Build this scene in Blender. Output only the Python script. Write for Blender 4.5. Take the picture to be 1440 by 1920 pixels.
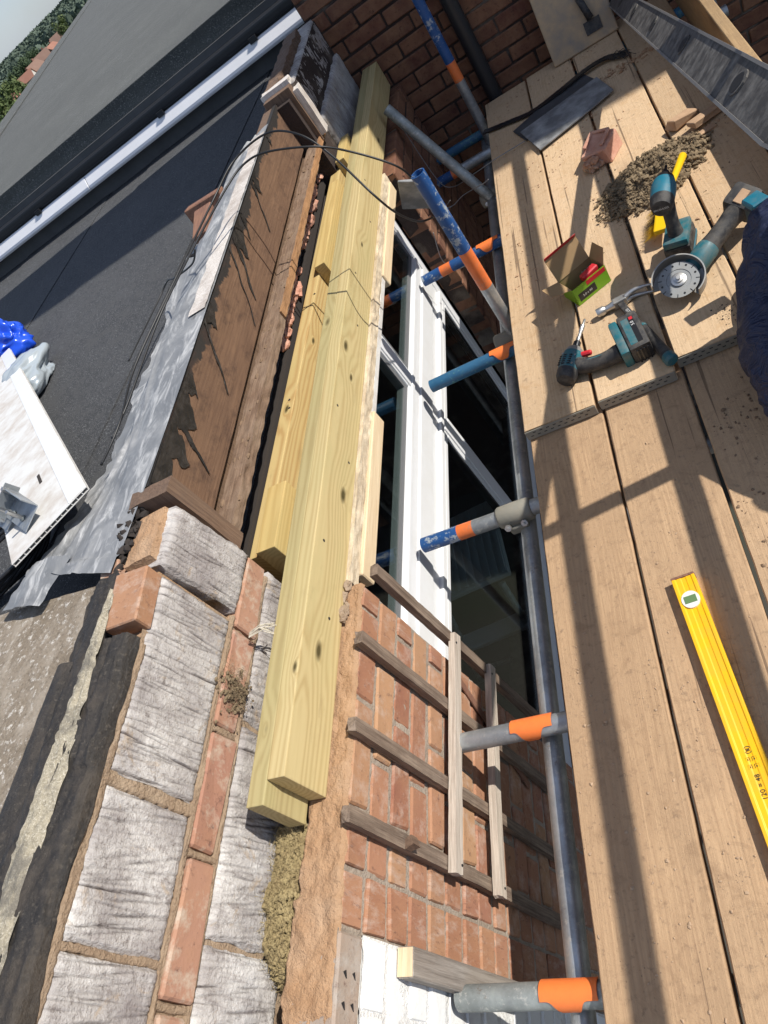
import bpy, bmesh, math, random
from mathutils import Vector, Matrix, noise as mnoise

# ------------------------------------------------------------------ camera, sky, sun, exposure
for o in list(bpy.data.objects):
    bpy.data.objects.remove(o, do_unlink=True)
scene = bpy.context.scene
COL = scene.collection
rng = random.Random(7)

cam_data = bpy.data.cameras.new('camera')
cam = bpy.data.objects.new('camera', cam_data)
COL.objects.link(cam)
R3 = Matrix(((0.83776807, 0.32270383, 0.44046214),
             (0.04079438, 0.76742253, -0.63984254),
             (-0.54450021, 0.55400804, 0.62975759)))
cam.matrix_world = Matrix.Translation((0, 0, 1.5)) @ R3.to_4x4()
cam_data.sensor_fit = 'VERTICAL'
cam_data.sensor_height = 24.0
cam_data.lens = 1358.0 / 1920.0 * 24.0
cam_data.clip_start = 0.02
cam_data.clip_end = 3000
scene.camera = cam

SUN_DIR = Vector((0.66, 0.115, 0.735)).normalized()      # towards the sun
world = bpy.data.worlds.new('World')
scene.world = world
world.use_nodes = True
wn = world.node_tree
for n in list(wn.nodes):
    wn.nodes.remove(n)
wo = wn.nodes.new('ShaderNodeOutputWorld')
bg = wn.nodes.new('ShaderNodeBackground')
sky = wn.nodes.new('ShaderNodeTexSky')
sky.sky_type = 'NISHITA'
sky.sun_disc = False
sky.sun_elevation = math.asin(SUN_DIR.z)
sky.sun_rotation = math.atan2(SUN_DIR.x, SUN_DIR.y)
sky.air_density = 1.0
sky.dust_density = 0.5
sky.ozone_density = 1.5
wtc = wn.nodes.new('ShaderNodeTexCoord')
wns = wn.nodes.new('ShaderNodeTexNoise')
wns.inputs['Scale'].default_value = 3.2
wns.inputs['Detail'].default_value = 7
wns.inputs['Roughness'].default_value = 0.6
wrp = wn.nodes.new('ShaderNodeValToRGB')
wrp.color_ramp.elements[0].position = 0.50
wrp.color_ramp.elements[0].color = (0.30, 0.30, 0.30, 1)
wrp.color_ramp.elements[1].position = 0.80
wrp.color_ramp.elements[1].color = (0.5, 0.5, 0.5, 1)
wmx = wn.nodes.new('ShaderNodeMix')
wmx.data_type = 'RGBA'
wmx.inputs[7].default_value = (8.6, 9.8, 11.8, 1)
wn.links.new(wtc.outputs['Generated'], wns.inputs['Vector'])
wn.links.new(wns.outputs['Fac'], wrp.inputs['Fac'])
wn.links.new(wrp.outputs['Color'], wmx.inputs[0])
wtn = wn.nodes.new('ShaderNodeMix')
wtn.data_type = 'RGBA'
wtn.blend_type = 'MULTIPLY'
wtn.inputs[0].default_value = 1.0
wtn.inputs[7].default_value = (0.90, 0.98, 1.16, 1)
wn.links.new(sky.outputs['Color'], wtn.inputs[6])
wn.links.new(wtn.outputs[2], wmx.inputs[6])
wn.links.new(wmx.outputs[2], bg.inputs['Color'])
bg.inputs['Strength'].default_value = 0.082
wn.links.new(bg.outputs['Background'], wo.inputs['Surface'])

sun_data = bpy.data.lights.new('sun', 'SUN')
sun_data.energy = 5.0
sun_data.angle = math.radians(0.55)
sun_data.color = (1.0, 0.95, 0.87)
sun = bpy.data.objects.new('sun', sun_data)
COL.objects.link(sun)
sun.rotation_euler = (-SUN_DIR).to_track_quat('-Z', 'Y').to_euler()
sun.location = (6, 1, 9)

scene.view_settings.view_transform = 'Standard'
scene.view_settings.look = 'None'
scene.view_settings.exposure = 0.12
scene.view_settings.gamma = 1.0
scene.view_settings.use_curve_mapping = False
scene.render.engine = 'CYCLES'
scene.cycles.max_bounces = 5
scene.cycles.diffuse_bounces = 3
scene.cycles.glossy_bounces = 3
scene.cycles.transmission_bounces = 4
scene.cycles.caustics_reflective = False
scene.cycles.caustics_refractive = False
scene.cycles.use_adaptive_sampling = True
scene.cycles.adaptive_threshold = 0.02

# ------------------------------------------------------------------ node helper
class NT:
    def __init__(s, name, rough=0.7, metal=0.0, color=None, spec=None):
        s.m = bpy.data.materials.new(name)
        s.m.use_nodes = True
        s.t = s.m.node_tree
        s.b = s.t.nodes['Principled BSDF']
        s.set('Roughness', rough)
        s.set('Metallic', metal)
        if color is not None:
            s.set('Base Color', color)
        if spec is not None:
            s.set('Specular IOR Level', spec)
    def put(s, sock, v):
        if hasattr(v, 'links') or hasattr(v, 'is_output'):
            s.t.links.new(v, sock)
        else:
            if isinstance(v, (tuple, list)) and len(v) == 3 and sock.type == 'RGBA':
                v = (*v, 1)
            sock.default_value = v
    def set(s, inp, v):
        s.put(s.b.inputs[inp], v)
    def node(s, t, **kw):
        n = s.t.nodes.new(t)
        for k, v in kw.items():
            setattr(n, k, v)
        return n
    def co(s, scale=(1, 1, 1), rnd=True, loc=(0, 0, 0)):
        tc = s.node('ShaderNodeTexCoord')
        v = tc.outputs['Object']
        if rnd:
            oi = s.node('ShaderNodeObjectInfo')
            mu = s.math('MULTIPLY', oi.outputs['Random'], 37.0)
            va = s.node('ShaderNodeVectorMath', operation='ADD')
            s.t.links.new(v, va.inputs[0])
            s.t.links.new(mu, va.inputs[1])
            v = va.outputs[0]
        mp = s.node('ShaderNodeMapping')
        s.t.links.new(v, mp.inputs['Vector'])
        mp.inputs['Scale'].default_value = scale
        mp.inputs['Location'].default_value = loc
        return mp.outputs[0]
    def rand(s):
        return s.node('ShaderNodeObjectInfo').outputs['Random']
    def noise(s, vec, scale, detail=5, rough=0.6, dist=0.0):
        n = s.node('ShaderNodeTexNoise')
        s.put(n.inputs['Vector'], vec)
        n.inputs['Scale'].default_value = scale
        n.inputs['Detail'].default_value = min(detail, 5)
        n.inputs['Roughness'].default_value = rough
        n.inputs['Distortion'].default_value = dist
        return n.outputs['Fac']
    def vor(s, vec, scale, feature='F1', out='Distance'):
        n = s.node('ShaderNodeTexVoronoi', feature=feature)
        s.put(n.inputs['Vector'], vec)
        n.inputs['Scale'].default_value = scale
        return n.outputs[out]
    def ramp(s, fac, stops, interp='LINEAR'):
        n = s.node('ShaderNodeValToRGB')
        n.color_ramp.interpolation = interp
        els = n.color_ramp.elements
        while len(els) < len(stops):
            els.new(0.5)
        for e, (p, c) in zip(els, stops):
            e.position = p
            if not isinstance(c, (tuple, list)):
                c = (c, c, c)
            e.color = (*c[:3], 1)
        s.put(n.inputs['Fac'], fac)
        return n.outputs['Color']
    def mix(s, fac, a, b, mode='MIX'):
        n = s.node('ShaderNodeMix', data_type='RGBA', blend_type=mode)
        s.put(n.inputs[0], fac)
        s.put(n.inputs[6], a)
        s.put(n.inputs[7], b)
        return n.outputs[2]
    def math(s, op, a, b=None, clamp=False):
        n = s.node('ShaderNodeMath', operation=op, use_clamp=clamp)
        s.put(n.inputs[0], a)
        if b is not None:
            s.put(n.inputs[1], b)
        return n.outputs[0]
    def sep(s, vec):
        n = s.node('ShaderNodeSeparateXYZ')
        s.put(n.inputs[0], vec)
        return n.outputs
    def attr(s, name):
        n = s.node('ShaderNodeAttribute')
        n.attribute_name = name
        return n.outputs['Fac']
    def bump(s, h, strength=0.4, dist=0.004):
        n = s.node('ShaderNodeBump')
        s.put(n.inputs['Height'], h)
        n.inputs['Strength'].default_value = strength
        n.inputs['Distance'].default_value = dist
        s.t.links.new(n.outputs[0], s.b.inputs['Normal'])

def plain(name, col, rough=0.55, metal=0.0, dirt=None, dscale=14, damt=0.5, bump=0.0, bscale=120, spec=None):
    m = NT(name, rough, metal, col, spec)
    v = m.co()
    if dirt is not None:
        f = m.noise(v, dscale, 8, 0.65)
        f2 = m.ramp(f, [(0.42, 0), (0.75, damt)])
        m.set('Base Color', m.mix(f2, col, dirt))
        m.set('Roughness', m.math('ADD', m.math('MULTIPLY', f2, 0.4), rough, clamp=True))
    if bump:
        m.bump(m.noise(v, bscale, 4), bump, 0.002)
    return m.m

MAT = {}
# ---- treated pine: growth rings about the board's axis, warped round knots
def pine(name, light, dark, knots, tint, off=(0.03, -0.11), freq=620, axis='Y'):
    m = NT(name, 0.62)
    v = m.co(rnd=False)
    w = m.node('ShaderNodeVectorMath', operation='ADD')
    m.put(w.inputs[0], v)
    low = m.noise(m.co((6, 0.55, 6), rnd=False), 3.0, 3, 0.5)
    x, y, z = m.sep(v)
    if axis != 'Y':
        x, y = y, x
    r = m.math('SQRT', m.math('ADD', m.math('POWER', m.math('ADD', x, off[0]), 2), m.math('POWER', m.math('ADD', z, off[1]), 2)))
    ph = m.math('ADD', r, m.math('MULTIPLY', low, 0.034))
    kmask = None
    for (kc, kr) in knots:
        d = m.node('ShaderNodeVectorMath', operation='SUBTRACT')
        m.put(d.inputs[0], v)
        d.inputs[1].default_value = kc
        sc = m.node('ShaderNodeVectorMath', operation='MULTIPLY')
        m.put(sc.inputs[0], d.outputs[0])
        sc.inputs[1].default_value = (1, 0.42, 1) if axis == 'Y' else (0.42, 1, 1)
        ln = m.node('ShaderNodeVectorMath', operation='LENGTH')
        m.put(ln.inputs[0], sc.outputs[0])
        dd = m.math('DIVIDE', ln.outputs['Value'], kr)
        wp = m.ramp(dd, [(0.0, 1.0), (0.45, 0.35), (1.0, 0.0)])
        ddn = m.math('DIVIDE', ln.outputs['Value'], kr * 3.2)
        wp = m.ramp(ddn, [(0.0, 1.0), (0.3, 0.4), (1.0, 0.0)])
        ph = m.math('ADD', ph, m.math('MULTIPLY', wp, 0.030))
        km = m.ramp(dd, [(0.22, 1.0), (0.42, 0.55), (0.62, 0.0)])
        kmask = km if kmask is None else m.math('MAXIMUM', kmask, km)
    s = m.math('SINE', m.math('MULTIPLY', ph, freq))
    s = m.math('ADD', m.math('MULTIPLY', s, 0.5), 0.5)
    fine = m.noise(m.co((220, 5, 220) if axis == 'Y' else (5, 220, 220)), 1.0, 4, 0.7)
    blot = m.noise(m.co((5, 1.1, 5)), 1.6, 4, 0.6)
    c = m.ramp(m.math('ADD', m.math('MULTIPLY', s, 0.75), m.math('MULTIPLY', fine, 0.42)), [(0.1, light), (0.65, tuple(0.72 * a + 0.28 * b for a, b in zip(light, dark))), (1.05, tuple(0.35 * a + 0.65 * b for a, b in zip(light, dark)))])
    c = m.mix(m.ramp(blot, [(0.45, 0.0), (0.75, 0.6)]), c, tint)
    smd = m.noise(m.co((14, 4, 14)), 1.5, 5, 0.7)
    c = m.mix(m.ramp(smd, [(0.58, 0.0), (0.78, 0.45)]), c, (0.30, 0.21, 0.10))
    if kmask is not None:
        c = m.mix(kmask, c, (0.085, 0.065, 0.022))
    m.set('Base Color', c)
    m.set('Roughness', m.ramp(fine, [(0.3, 0.55), (0.7, 0.75)]))
    return m.m

LIGHT = (0.575, 0.465, 0.235)
DARK = (0.40, 0.285, 0.12)
TINT = (0.43, 0.385, 0.18)
MAT['pine_a'] = pine('treated_pine_front', LIGHT, DARK, [((0.0215, 0.759, 0.044), 0.022), ((0.0215, 0.29, 0.073), 0.020), ((0.012, 0.227, 0.134), 0.012), ((0.0215, 1.318, 0.104), 0.020), ((0.0215, 1.211, 0.063), 0.014), ((0.0215, 1.93, 0.082), 0.013), ((0.0215, 2.85, 0.05), 0.02)], TINT)
MAT['pine_b'] = pine('treated_pine_back', (0.45, 0.375, 0.185), (0.31, 0.235, 0.10), [((0.0, 0.15, 0.136), 0.012), ((0.0, 1.5, 0.136), 0.02)], TINT, off=(-0.05, -0.03))
MAT['pine_c'] = pine('treated_pine_inner', (0.60, 0.455, 0.205), (0.40, 0.22, 0.075), [((0.0, 0.55, 0.123), 0.016), ((0.024, 0.9, 0.09), 0.014)], (0.44, 0.37, 0.14), off=(0.06, 0.02), freq=480)
MAT['pine_d'] = pine('treated_pine_block', (0.62, 0.46, 0.19), (0.44, 0.29, 0.10), [], (0.47, 0.40, 0.17), off=(-0.04, 0.03), freq=560)

# ---- scaffold boards
def board_mat(name, light, dark, dust, damt, sand, gr=0.22):
    m = NT(name, 0.85)
    v = m.co()
    x, y, z = m.sep(v)
    low = m.noise(m.co((5, 0.5, 5)), 2.0, 3)
    s = m.math('SINE', m.math('MULTIPLY', m.math('ADD', x, m.math('MULTIPLY', low, 0.16)), 420))
    fine = m.noise(m.co((260, 6, 260)), 1.0, 5, 0.7)
    c = m.ramp(m.math('ADD', m.math('MULTIPLY', s, gr), fine), [(0.25, light), (0.8, dark)])
    d1 = m.noise(m.co((1.0, 0.8, 1.0)), 3.6, 8, 0.66, 0.4)
    c = m.mix(m.ramp(d1, [(0.40, 0.0), (0.60, damt)]), c, dust)
    sp = m.noise(v, 55, 6, 0.75)
    c = m.mix(m.ramp(sp, [(0.56, 0.0), (0.68, 0.6)]), c, (0.16, 0.105, 0.065))
    sp2 = m.noise(v, 23, 9, 0.75, 0.6)
    c = m.mix(m.ramp(sp2, [(0.52, 0.0), (0.70, 0.75)]), c, sand)
    sp3 = m.vor(v, 95)
    sp4 = m.noise(v, 6, 3)
    c = m.mix(m.math('MULTIPLY', m.ramp(sp3, [(0.06, 0.8), (0.16, 0.0)]), m.ramp(sp4, [(0.5, 0), (0.62, 1)])), c, (0.10, 0.07, 0.05))
    c = m.mix(m.rand(), m.mix(0.24, c, (0.24, 0.155, 0.095)), m.mix(0.16, c, (0.72, 0.55, 0.37)))
    kn = m.vor(m.co((3.2, 0.85, 0.0)), 1.0)
    c = m.mix(m.ramp(kn, [(0.035, 0.75), (0.075, 0.25), (0.13, 0.0)]), c, (0.20, 0.11, 0.055))
    crk = m.noise(m.co((55, 0.9, 1)), 1.0, 3, 0.5)
    c = m.mix(m.ramp(crk, [(0.66, 0.0), (0.69, 0.75)]), c, (0.12, 0.075, 0.045))
    wet = m.noise(m.co((2.2, 1.2, 1)), 1.0, 4, 0.6)
    c = m.mix(m.ramp(wet, [(0.5, 0.0), (0.7, 0.35)]), c, tuple(q * 0.6 for q in dust))
    m.set('Base Color', c)
    m.bump(m.math('ADD', m.math('ADD', fine, m.math('MULTIPLY', sp, 1.2)), m.math('MULTIPLY', sp2, 1.0)), 0.5, 0.003)
    return m.m
MAT['board_low'] = board_mat('dusty_scaffold_board', (0.58, 0.385, 0.218), (0.39, 0.245, 0.135), (0.45, 0.295, 0.168), 0.85, (0.30, 0.185, 0.10), 0.13)
MAT['board_up'] = board_mat('sandy_scaffold_board', (0.66, 0.475, 0.285), (0.50, 0.335, 0.19), (0.62, 0.44, 0.27), 0.7, (0.50, 0.31, 0.15), 0.13)
MAT['toe'] = board_mat('toe_board_wood', (0.42, 0.27, 0.12), (0.32, 0.19, 0.08), (0.3, 0.2, 0.1), 0.5, (0.26, 0.16, 0.07))

# ---- brick
def brick_mat(name, cols, efflo, eamt, dark=(0.10, 0.05, 0.04)):
    m = NT(name, 0.9)
    v = m.co()
    rnd = m.rand()
    base = m.ramp(rnd, [(i / (len(cols) - 1), c) for i, c in enumerate(cols)])
    n1 = m.noise(v, 9, 6, 0.65)
    base = m.mix(m.ramp(n1, [(0.3, 0.0), (0.75, 0.45)]), base, (0.45, 0.25, 0.13))
    n2 = m.noise(v, 48, 6, 0.78)
    base = m.mix(m.ramp(n2, [(0.56, 0.0), (0.70, 0.75)]), base, dark)
    n3 = m.noise(m.co((1, 1, 1), loc=(5, 3, 1)), 17, 5, 0.75)
    base = m.mix(m.ramp(n3, [(0.50, 0.0), (0.68, eamt)]), base, efflo)
    m.set('Base Color', base)
    m.bump(m.math('ADD', n2, m.math('MULTIPLY', n3, 0.8)), 0.6, 0.003)
    return m.m
BR = [(0.34, 0.16, 0.092), (0.26, 0.105, 0.066), (0.40, 0.21, 0.12), (0.31, 0.135, 0.09), (0.42, 0.245, 0.135), (0.28, 0.118, 0.075)]
MAT['brick'] = brick_mat('weathered_red_brick', BR, (0.54, 0.43, 0.36), 0.5)
MAT['brick_far'] = brick_mat('shaded_red_brick', [(0.125, 0.042, 0.026), (0.09, 0.030, 0.021), (0.145, 0.058, 0.032), (0.11, 0.037, 0.025)], (0.14, 0.09, 0.07), 0.2, (0.03, 0.016, 0.012))  # darkened brick: the shade on the far walls is put into the colour
MAT['brick_orange'] = brick_mat('orange_brick', [(0.37, 0.195, 0.135), (0.42, 0.25, 0.175), (0.33, 0.16, 0.115), (0.44, 0.275, 0.185)], (0.50, 0.41, 0.32), 0.9)
MAT['brick_grey'] = brick_mat('grey_stock_brick', [(0.33, 0.29, 0.25), (0.28, 0.25, 0.22)], (0.45, 0.42, 0.38), 0.5)
def paint_brick():
    m = NT('white_painted_brick', 0.6)
    v = m.co()
    n = m.noise(v, 16, 8, 0.7)
    n2 = m.noise(v, 60, 5, 0.7)
    c = m.mix(m.ramp(n, [(0.6, 0), (0.8, 0.5)]), (0.82, 0.82, 0.80), (0.55, 0.53, 0.5))
    m.set('Base Color', c)
    m.bump(m.math('ADD', n, n2), 0.5, 0.003)
    return m.m
MAT['white_brick'] = paint_brick()
def mortar_mat(name, a, b, sc=20):
    m = NT(name, 0.95)
    v = m.co()
    n = m.noise(v, sc, 9, 0.72)
    n2 = m.noise(v, 160, 4, 0.7)
    n3 = m.noise(v, 4, 4)
    c = m.mix(m.ramp(n, [(0.35, 0), (0.7, 1)]), a, b)
    c = m.mix(m.ramp(n3, [(0.5, 0), (0.7, 0.35)]), c, (0.5, 0.42, 0.33))
    m.set('Base Color', c)
    m.bump(m.math('ADD', m.math('MULTIPLY', n, 2), n2), 0.8, 0.005)
    return m.m
MAT['mortar'] = mortar_mat('grey_mortar', (0.40, 0.34, 0.275), (0.27, 0.21, 0.16))
MAT['mortar_orange'] = mortar_mat('orange_sand_mortar', (0.47, 0.295, 0.17), (0.37, 0.215, 0.115))
MAT['mortar_buff'] = mortar_mat('buff_lime_mortar', (0.37, 0.27, 0.18), (0.27, 0.185, 0.12))
MAT['mortar_white'] = mortar_mat('painted_mortar', (0.80, 0.80, 0.78), (0.7, 0.69, 0.66))
MAT['mortar_dark'] = mortar_mat('dark_mortar', (0.05, 0.033, 0.027), (0.03, 0.02, 0.017))  # darkened along with the far bricks to deepen their shade

def block_mat():
    m = NT('scored_clay_block', 0.85)
    v = m.co()
    n = m.noise(v, 7, 6, 0.65)
    n2 = m.noise(m.co((16, 60, 12)), 1.6, 5, 0.7)
    c = m.ramp(n, [(0.3, (0.28, 0.25, 0.243)), (0.48, (0.45, 0.42, 0.40)), (0.68, (0.66, 0.635, 0.605))])
    c = m.mix(m.ramp(n2, [(0.50, 0), (0.66, 0.6)]), c, (0.27, 0.235, 0.225))
    n4 = m.noise(v, 11, 5, 0.7, 1.0)
    c = m.mix(m.ramp(n4, [(0.58, 0), (0.66, 0.65)]), c, (0.42, 0.31, 0.20))
    pc = m.noise(v, 48, 5, 0.75)
    c = m.mix(m.ramp(pc, [(0.57, 0), (0.68, 0.65)]), c, (0.16, 0.13, 0.115))
    c = m.mix(m.attr('groove'), c, (0.075, 0.06, 0.058))
    m.set('Base Color', c)
    pit = m.noise(v, 75, 4, 0.75)
    m.bump(m.math('ADD', m.math('MULTIPLY', pit, 2.0), n2), 0.8, 0.004)
    return m.m
MAT['block'] = block_mat()

def old_wood(name, light, dark, axis, dirt, damt=0.5, rough=0.85, sc=170):
    m = NT(name, rough)
    st = {'X': (5, sc, sc), 'Y': (sc, 5, sc), 'Z': (sc, sc, 5)}[axis]
    fine = m.noise(m.co(st), 1.0, 6, 0.75)
    v = m.co()
    n = m.noise(v, 9, 7, 0.7)
    c = m.ramp(fine, [(0.3, dark), (0.62, light)])
    c = m.mix(m.ramp(n, [(0.42, 0), (0.72, damt)]), c, dirt)
    m.set('Base Color', c)
    m.bump(m.math('ADD', fine, m.math('MULTIPLY', n, 0.5)), 0.7, 0.003)
    return m.m
MAT['batten'] = old_wood('weathered_batten', (0.29, 0.22, 0.165), (0.085, 0.058, 0.042), 'Z', (0.12, 0.078, 0.055), 0.65, sc=120)
MAT['batten_pale'] = old_wood('pale_weathered_batten', (0.62, 0.54, 0.45), (0.30, 0.24, 0.19), 'Y', (0.5, 0.42, 0.34), 0.3)
MAT['plank_grey'] = old_wood('grey_weathered_plank', (0.34, 0.30, 0.26), (0.13, 0.105, 0.085), 'Z', (0.25, 0.2, 0.16), 0.4, sc=110)
MAT['cream'] = old_wood('flaking_cream_paint', (0.72, 0.62, 0.46), (0.52, 0.40, 0.26), 'Y', (0.10, 0.06, 0.035), 0.55)
MAT['cream_new'] = old_wood('pale_softwood', (0.74, 0.60, 0.40), (0.60, 0.44, 0.26), 'Y', (0.68, 0.55, 0.38), 0.3)
MAT['rail_brown'] = old_wood('rotten_brown_rail', (0.24, 0.155, 0.10), (0.09, 0.052, 0.034), 'Y', (0.33, 0.245, 0.175), 0.6)
MAT['cheek'] = old_wood('dark_old_timber', (0.20, 0.125, 0.08), (0.08, 0.045, 0.03), 'Z', (0.13, 0.09, 0.065), 0.6)
MAT['orange_wood'] = old_wood('freshly_split_edge', (0.44, 0.24, 0.11), (0.26, 0.125, 0.055), 'Y', (0.16, 0.09, 0.05), 0.6)
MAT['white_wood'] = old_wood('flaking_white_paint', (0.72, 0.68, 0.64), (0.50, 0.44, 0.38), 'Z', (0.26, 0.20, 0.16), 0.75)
MAT['rot'] = old_wood('rotten_red_timber', (0.26, 0.13, 0.085), (0.12, 0.055, 0.04), 'Y', (0.32, 0.17, 0.09), 0.5)

def panel_mat():
    m = NT('tar_streaked_brown_board', 0.72)
    v = m.co(rnd=False)
    x, y, z = m.sep(v)
    fine = m.noise(m.co((60, 5, 120), rnd=False), 1.2, 6, 0.7)
    n = m.noise(m.co(rnd=False), 5, 6, 0.65)
    c = m.ramp(fine, [(0.3, (0.115, 0.062, 0.036)), (0.65, (0.205, 0.118, 0.068))])
    c = m.mix(m.ramp(n, [(0.4, 0), (0.75, 0.5)]), c, (0.10, 0.056, 0.035))
    # tar: runs down from the top edge in streaks
    st = m.noise(m.co((1, 9, 2.2), rnd=False), 1.0, 5, 0.7, 0.5)
    bl = m.noise(m.co((1, 1.9, 0.5), rnd=False, loc=(0, 3.1, 0)), 1.0, 3, 0.5)
    top = m.math('SUBTRACT', z, 0.13)
    t = m.math('ADD', m.math('ADD', m.math('MULTIPLY', st, 0.9), m.math('MULTIPLY', bl, 1.5)), m.math('MULTIPLY', top, 2.6))
    tar = m.ramp(m.math('MULTIPLY', t, 0.5), [(0.90, 0), (0.925, 1)])
    edge = m.math('ADD', m.math('MULTIPLY', top, 9.0), m.math('MULTIPLY', m.noise(m.co((1, 7, 3), rnd=False), 1.0, 5, 0.7), 1.2))
    c = m.mix(m.ramp(m.math('MULTIPLY', edge, 0.5), [(0.62, 0), (0.645, 1)]), c, (0.022, 0.019, 0.017))
    rotn = m.noise(m.co((1, 6, 10), rnd=False, loc=(2, 0, 0)), 1.4, 5, 0.75)
    c = m.mix(m.ramp(rotn, [(0.5, 0), (0.68, 0.8)]), c, (0.055, 0.03, 0.02))
    c = m.mix(tar, c, (0.018, 0.016, 0.015))
    m.set('Base Color', c)
    m.set('Roughness', m.ramp(tar, [(0, 0.75), (1, 0.45)]))
    m.bump(m.math('ADD', fine, m.math('MULTIPLY', tar, 0.8)), 0.5, 0.003)
    return m.m
MAT['panel'] = panel_mat()
MAT['tar'] = plain('black_tar', (0.014, 0.013, 0.012), 0.5, 0, (0.05, 0.04, 0.032), 30, 0.7)

def lead_mat():
    m = NT('old_lead_sheet', 0.6, 0.3)
    v = m.co(rnd=False)
    n = m.noise(v, 6, 7, 0.7, 0.6)
    n2 = m.noise(m.co((3, 1, 1), rnd=False), 9, 8, 0.72, 0.8)
    c = m.ramp(n, [(0.30, (0.19, 0.195, 0.20)), (0.5, (0.27, 0.275, 0.28)), (0.70, (0.38, 0.38, 0.38))])
    c = m.mix(m.ramp(n2, [(0.50, 0), (0.74, 0.75)]), c, (0.66, 0.655, 0.64))
    n3 = m.noise(v, 16, 6, 0.7)
    c = m.mix(m.ramp(n3, [(0.66, 0), (0.74, 0.5)]), c, (0.05, 0.045, 0.04))
    m.set('Base Color', c)
    m.set('Metallic', m.ramp(n2, [(0.5, 0.35), (0.62, 0.0)]))
    m.set('Roughness', m.ramp(n, [(0.3, 0.48), (0.7, 0.72)]))
    m.bump(m.math('ADD', n2, m.math('MULTIPLY', n3, 0.6)), 0.15, 0.003)
    return m.m
MAT['lead'] = lead_mat()

def felt_mat(name, a, b, sp, rough=0.9, blotch=None, gs=260):
    m = NT(name, rough)
    v = m.co(rnd=False)
    n = m.noise(v, 2.2, 5, 0.6)
    g = m.noise(v, gs, 5, 0.8)
    g2 = m.noise(v, 130, 4, 0.8)
    c = m.mix(m.ramp(n, [(0.35, 0), (0.7, 1)]), a, b)
    c = m.mix(m.ramp(g, [(0.54, 0), (0.63, 0.9)]), c, sp)
    c = m.mix(m.ramp(g2, [(0.36, 0.6), (0.5, 0)]), c, tuple(x * 0.45 for x in a))
    if blotch:
        n2 = m.noise(v, 14, 8, 0.72)
        c = m.mix(m.ramp(n2, [(0.48, 0), (0.62, 0.8)]), c, blotch)
    m.set('Base Color', c)
    m.bump(m.math('ADD', g, m.math('MULTIPLY', g2, 1.5)), 0.7, 0.003)
    return m.m
MAT['felt_dark'] = felt_mat('dark_mineral_felt', (0.034, 0.0355, 0.039), (0.052, 0.054, 0.058), (0.26, 0.265, 0.275), 0.9, (0.062, 0.063, 0.065), 190)
MAT['felt_grey'] = felt_mat('grey_mineral_felt', (0.068, 0.071, 0.067), (0.098, 0.101, 0.094), (0.34, 0.34, 0.32), 0.9, (0.085, 0.087, 0.080), 150)
MAT['felt_strip'] = felt_mat('torn_bitumen_felt', (0.020, 0.0175, 0.016), (0.038, 0.032, 0.027), (0.085, 0.072, 0.058), 0.65, (0.06, 0.048, 0.037), 110)
MAT['yellow_felt'] = felt_mat('lichen_yellow_grit', (0.46, 0.40, 0.29), (0.36, 0.32, 0.24), (0.68, 0.63, 0.52), 0.95, (0.16, 0.145, 0.12))
MAT['slab'] = felt_mat('gritty_coping', (0.19, 0.15, 0.105), (0.27, 0.22, 0.165), (0.66, 0.62, 0.56), 0.95, (0.34, 0.29, 0.23), 55)

# ---- plain finishes
def galv(name, col, metal, rough):
    m = NT(name, rough, metal)
    v = m.co()
    a = m.noise(v, 9, 5, 0.7)
    b = m.noise(v, 60, 5, 0.75)
    c = m.mix(m.ramp(a, [(0.38, 0), (0.62, 1)]), col, tuple(q * 0.62 for q in col))
    c = m.mix(m.ramp(b, [(0.56, 0), (0.64, 0.7)]), c, (0.55, 0.54, 0.50))
    r = m.noise(m.co(loc=(3, 1, 2)), 15, 5, 0.78)
    rf = m.ramp(r, [(0.62, 0), (0.70, 0.9)])
    c = m.mix(rf, c, (0.13, 0.085, 0.06))
    m.set('Base Color', c)
    m.set('Metallic', m.ramp(rf, [(0, metal), (1, 0.0)]))
    m.set('Roughness', m.ramp(a, [(0.35, rough), (0.65, rough + 0.2)]))
    m.bump(b, 0.25, 0.001)
    return m.m
MAT['galv'] = galv('galvanised_steel', (0.46, 0.49, 0.51), 0.7, 0.36)
MAT['galv_dull'] = galv('dull_galvanised_steel', (0.36, 0.39, 0.38), 0.45, 0.5)
MAT['coupler'] = plain('cement_splashed_coupler', (0.27, 0.26, 0.22), 0.75, 0.3, (0.36, 0.33, 0.27), 30, 0.8, 0.5, 60)
def scratched(name, col, under=(0.38, 0.42, 0.44), amt=0.9):
    m = NT(name, 0.45)
    v = m.co()
    n = m.noise(m.co((30, 30, 30)), 1.0, 8, 0.75)
    n2 = m.noise(v, 6, 4)
    f = m.ramp(m.math('ADD', n, m.math('MULTIPLY', n2, 0.25)), [(0.67, 0), (0.74, amt)])
    n3 = m.noise(v, 19, 6, 0.7)
    c = m.mix(m.ramp(n3, [(0.4, 0), (0.75, 0.5)]), col, tuple(x * 0.55 for x in col))
    m.set('Base Color', m.mix(f, c, under))
    m.bump(n, 0.2, 0.001)
    return m.m
MAT['blue'] = scratched('scratched_blue_paint', (0.018, 0.085, 0.26))
MAT['teal_paint'] = scratched('scratched_teal_paint', (0.03, 0.125, 0.24), (0.10, 0.24, 0.24))
MAT['orange_paint'] = scratched('scratched_orange_paint', (0.80, 0.19, 0.05), (0.45, 0.2, 0.12), 0.5)
MAT['orange'] = plain('orange_plastic', (0.88, 0.21, 0.045), 0.42, 0, (0.55, 0.13, 0.03), 20, 0.5)
MAT['upvc'] = plain('white_upvc', (0.80, 0.81, 0.82), 0.28, 0, (0.62, 0.6, 0.56), 8, 0.35)
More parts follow.
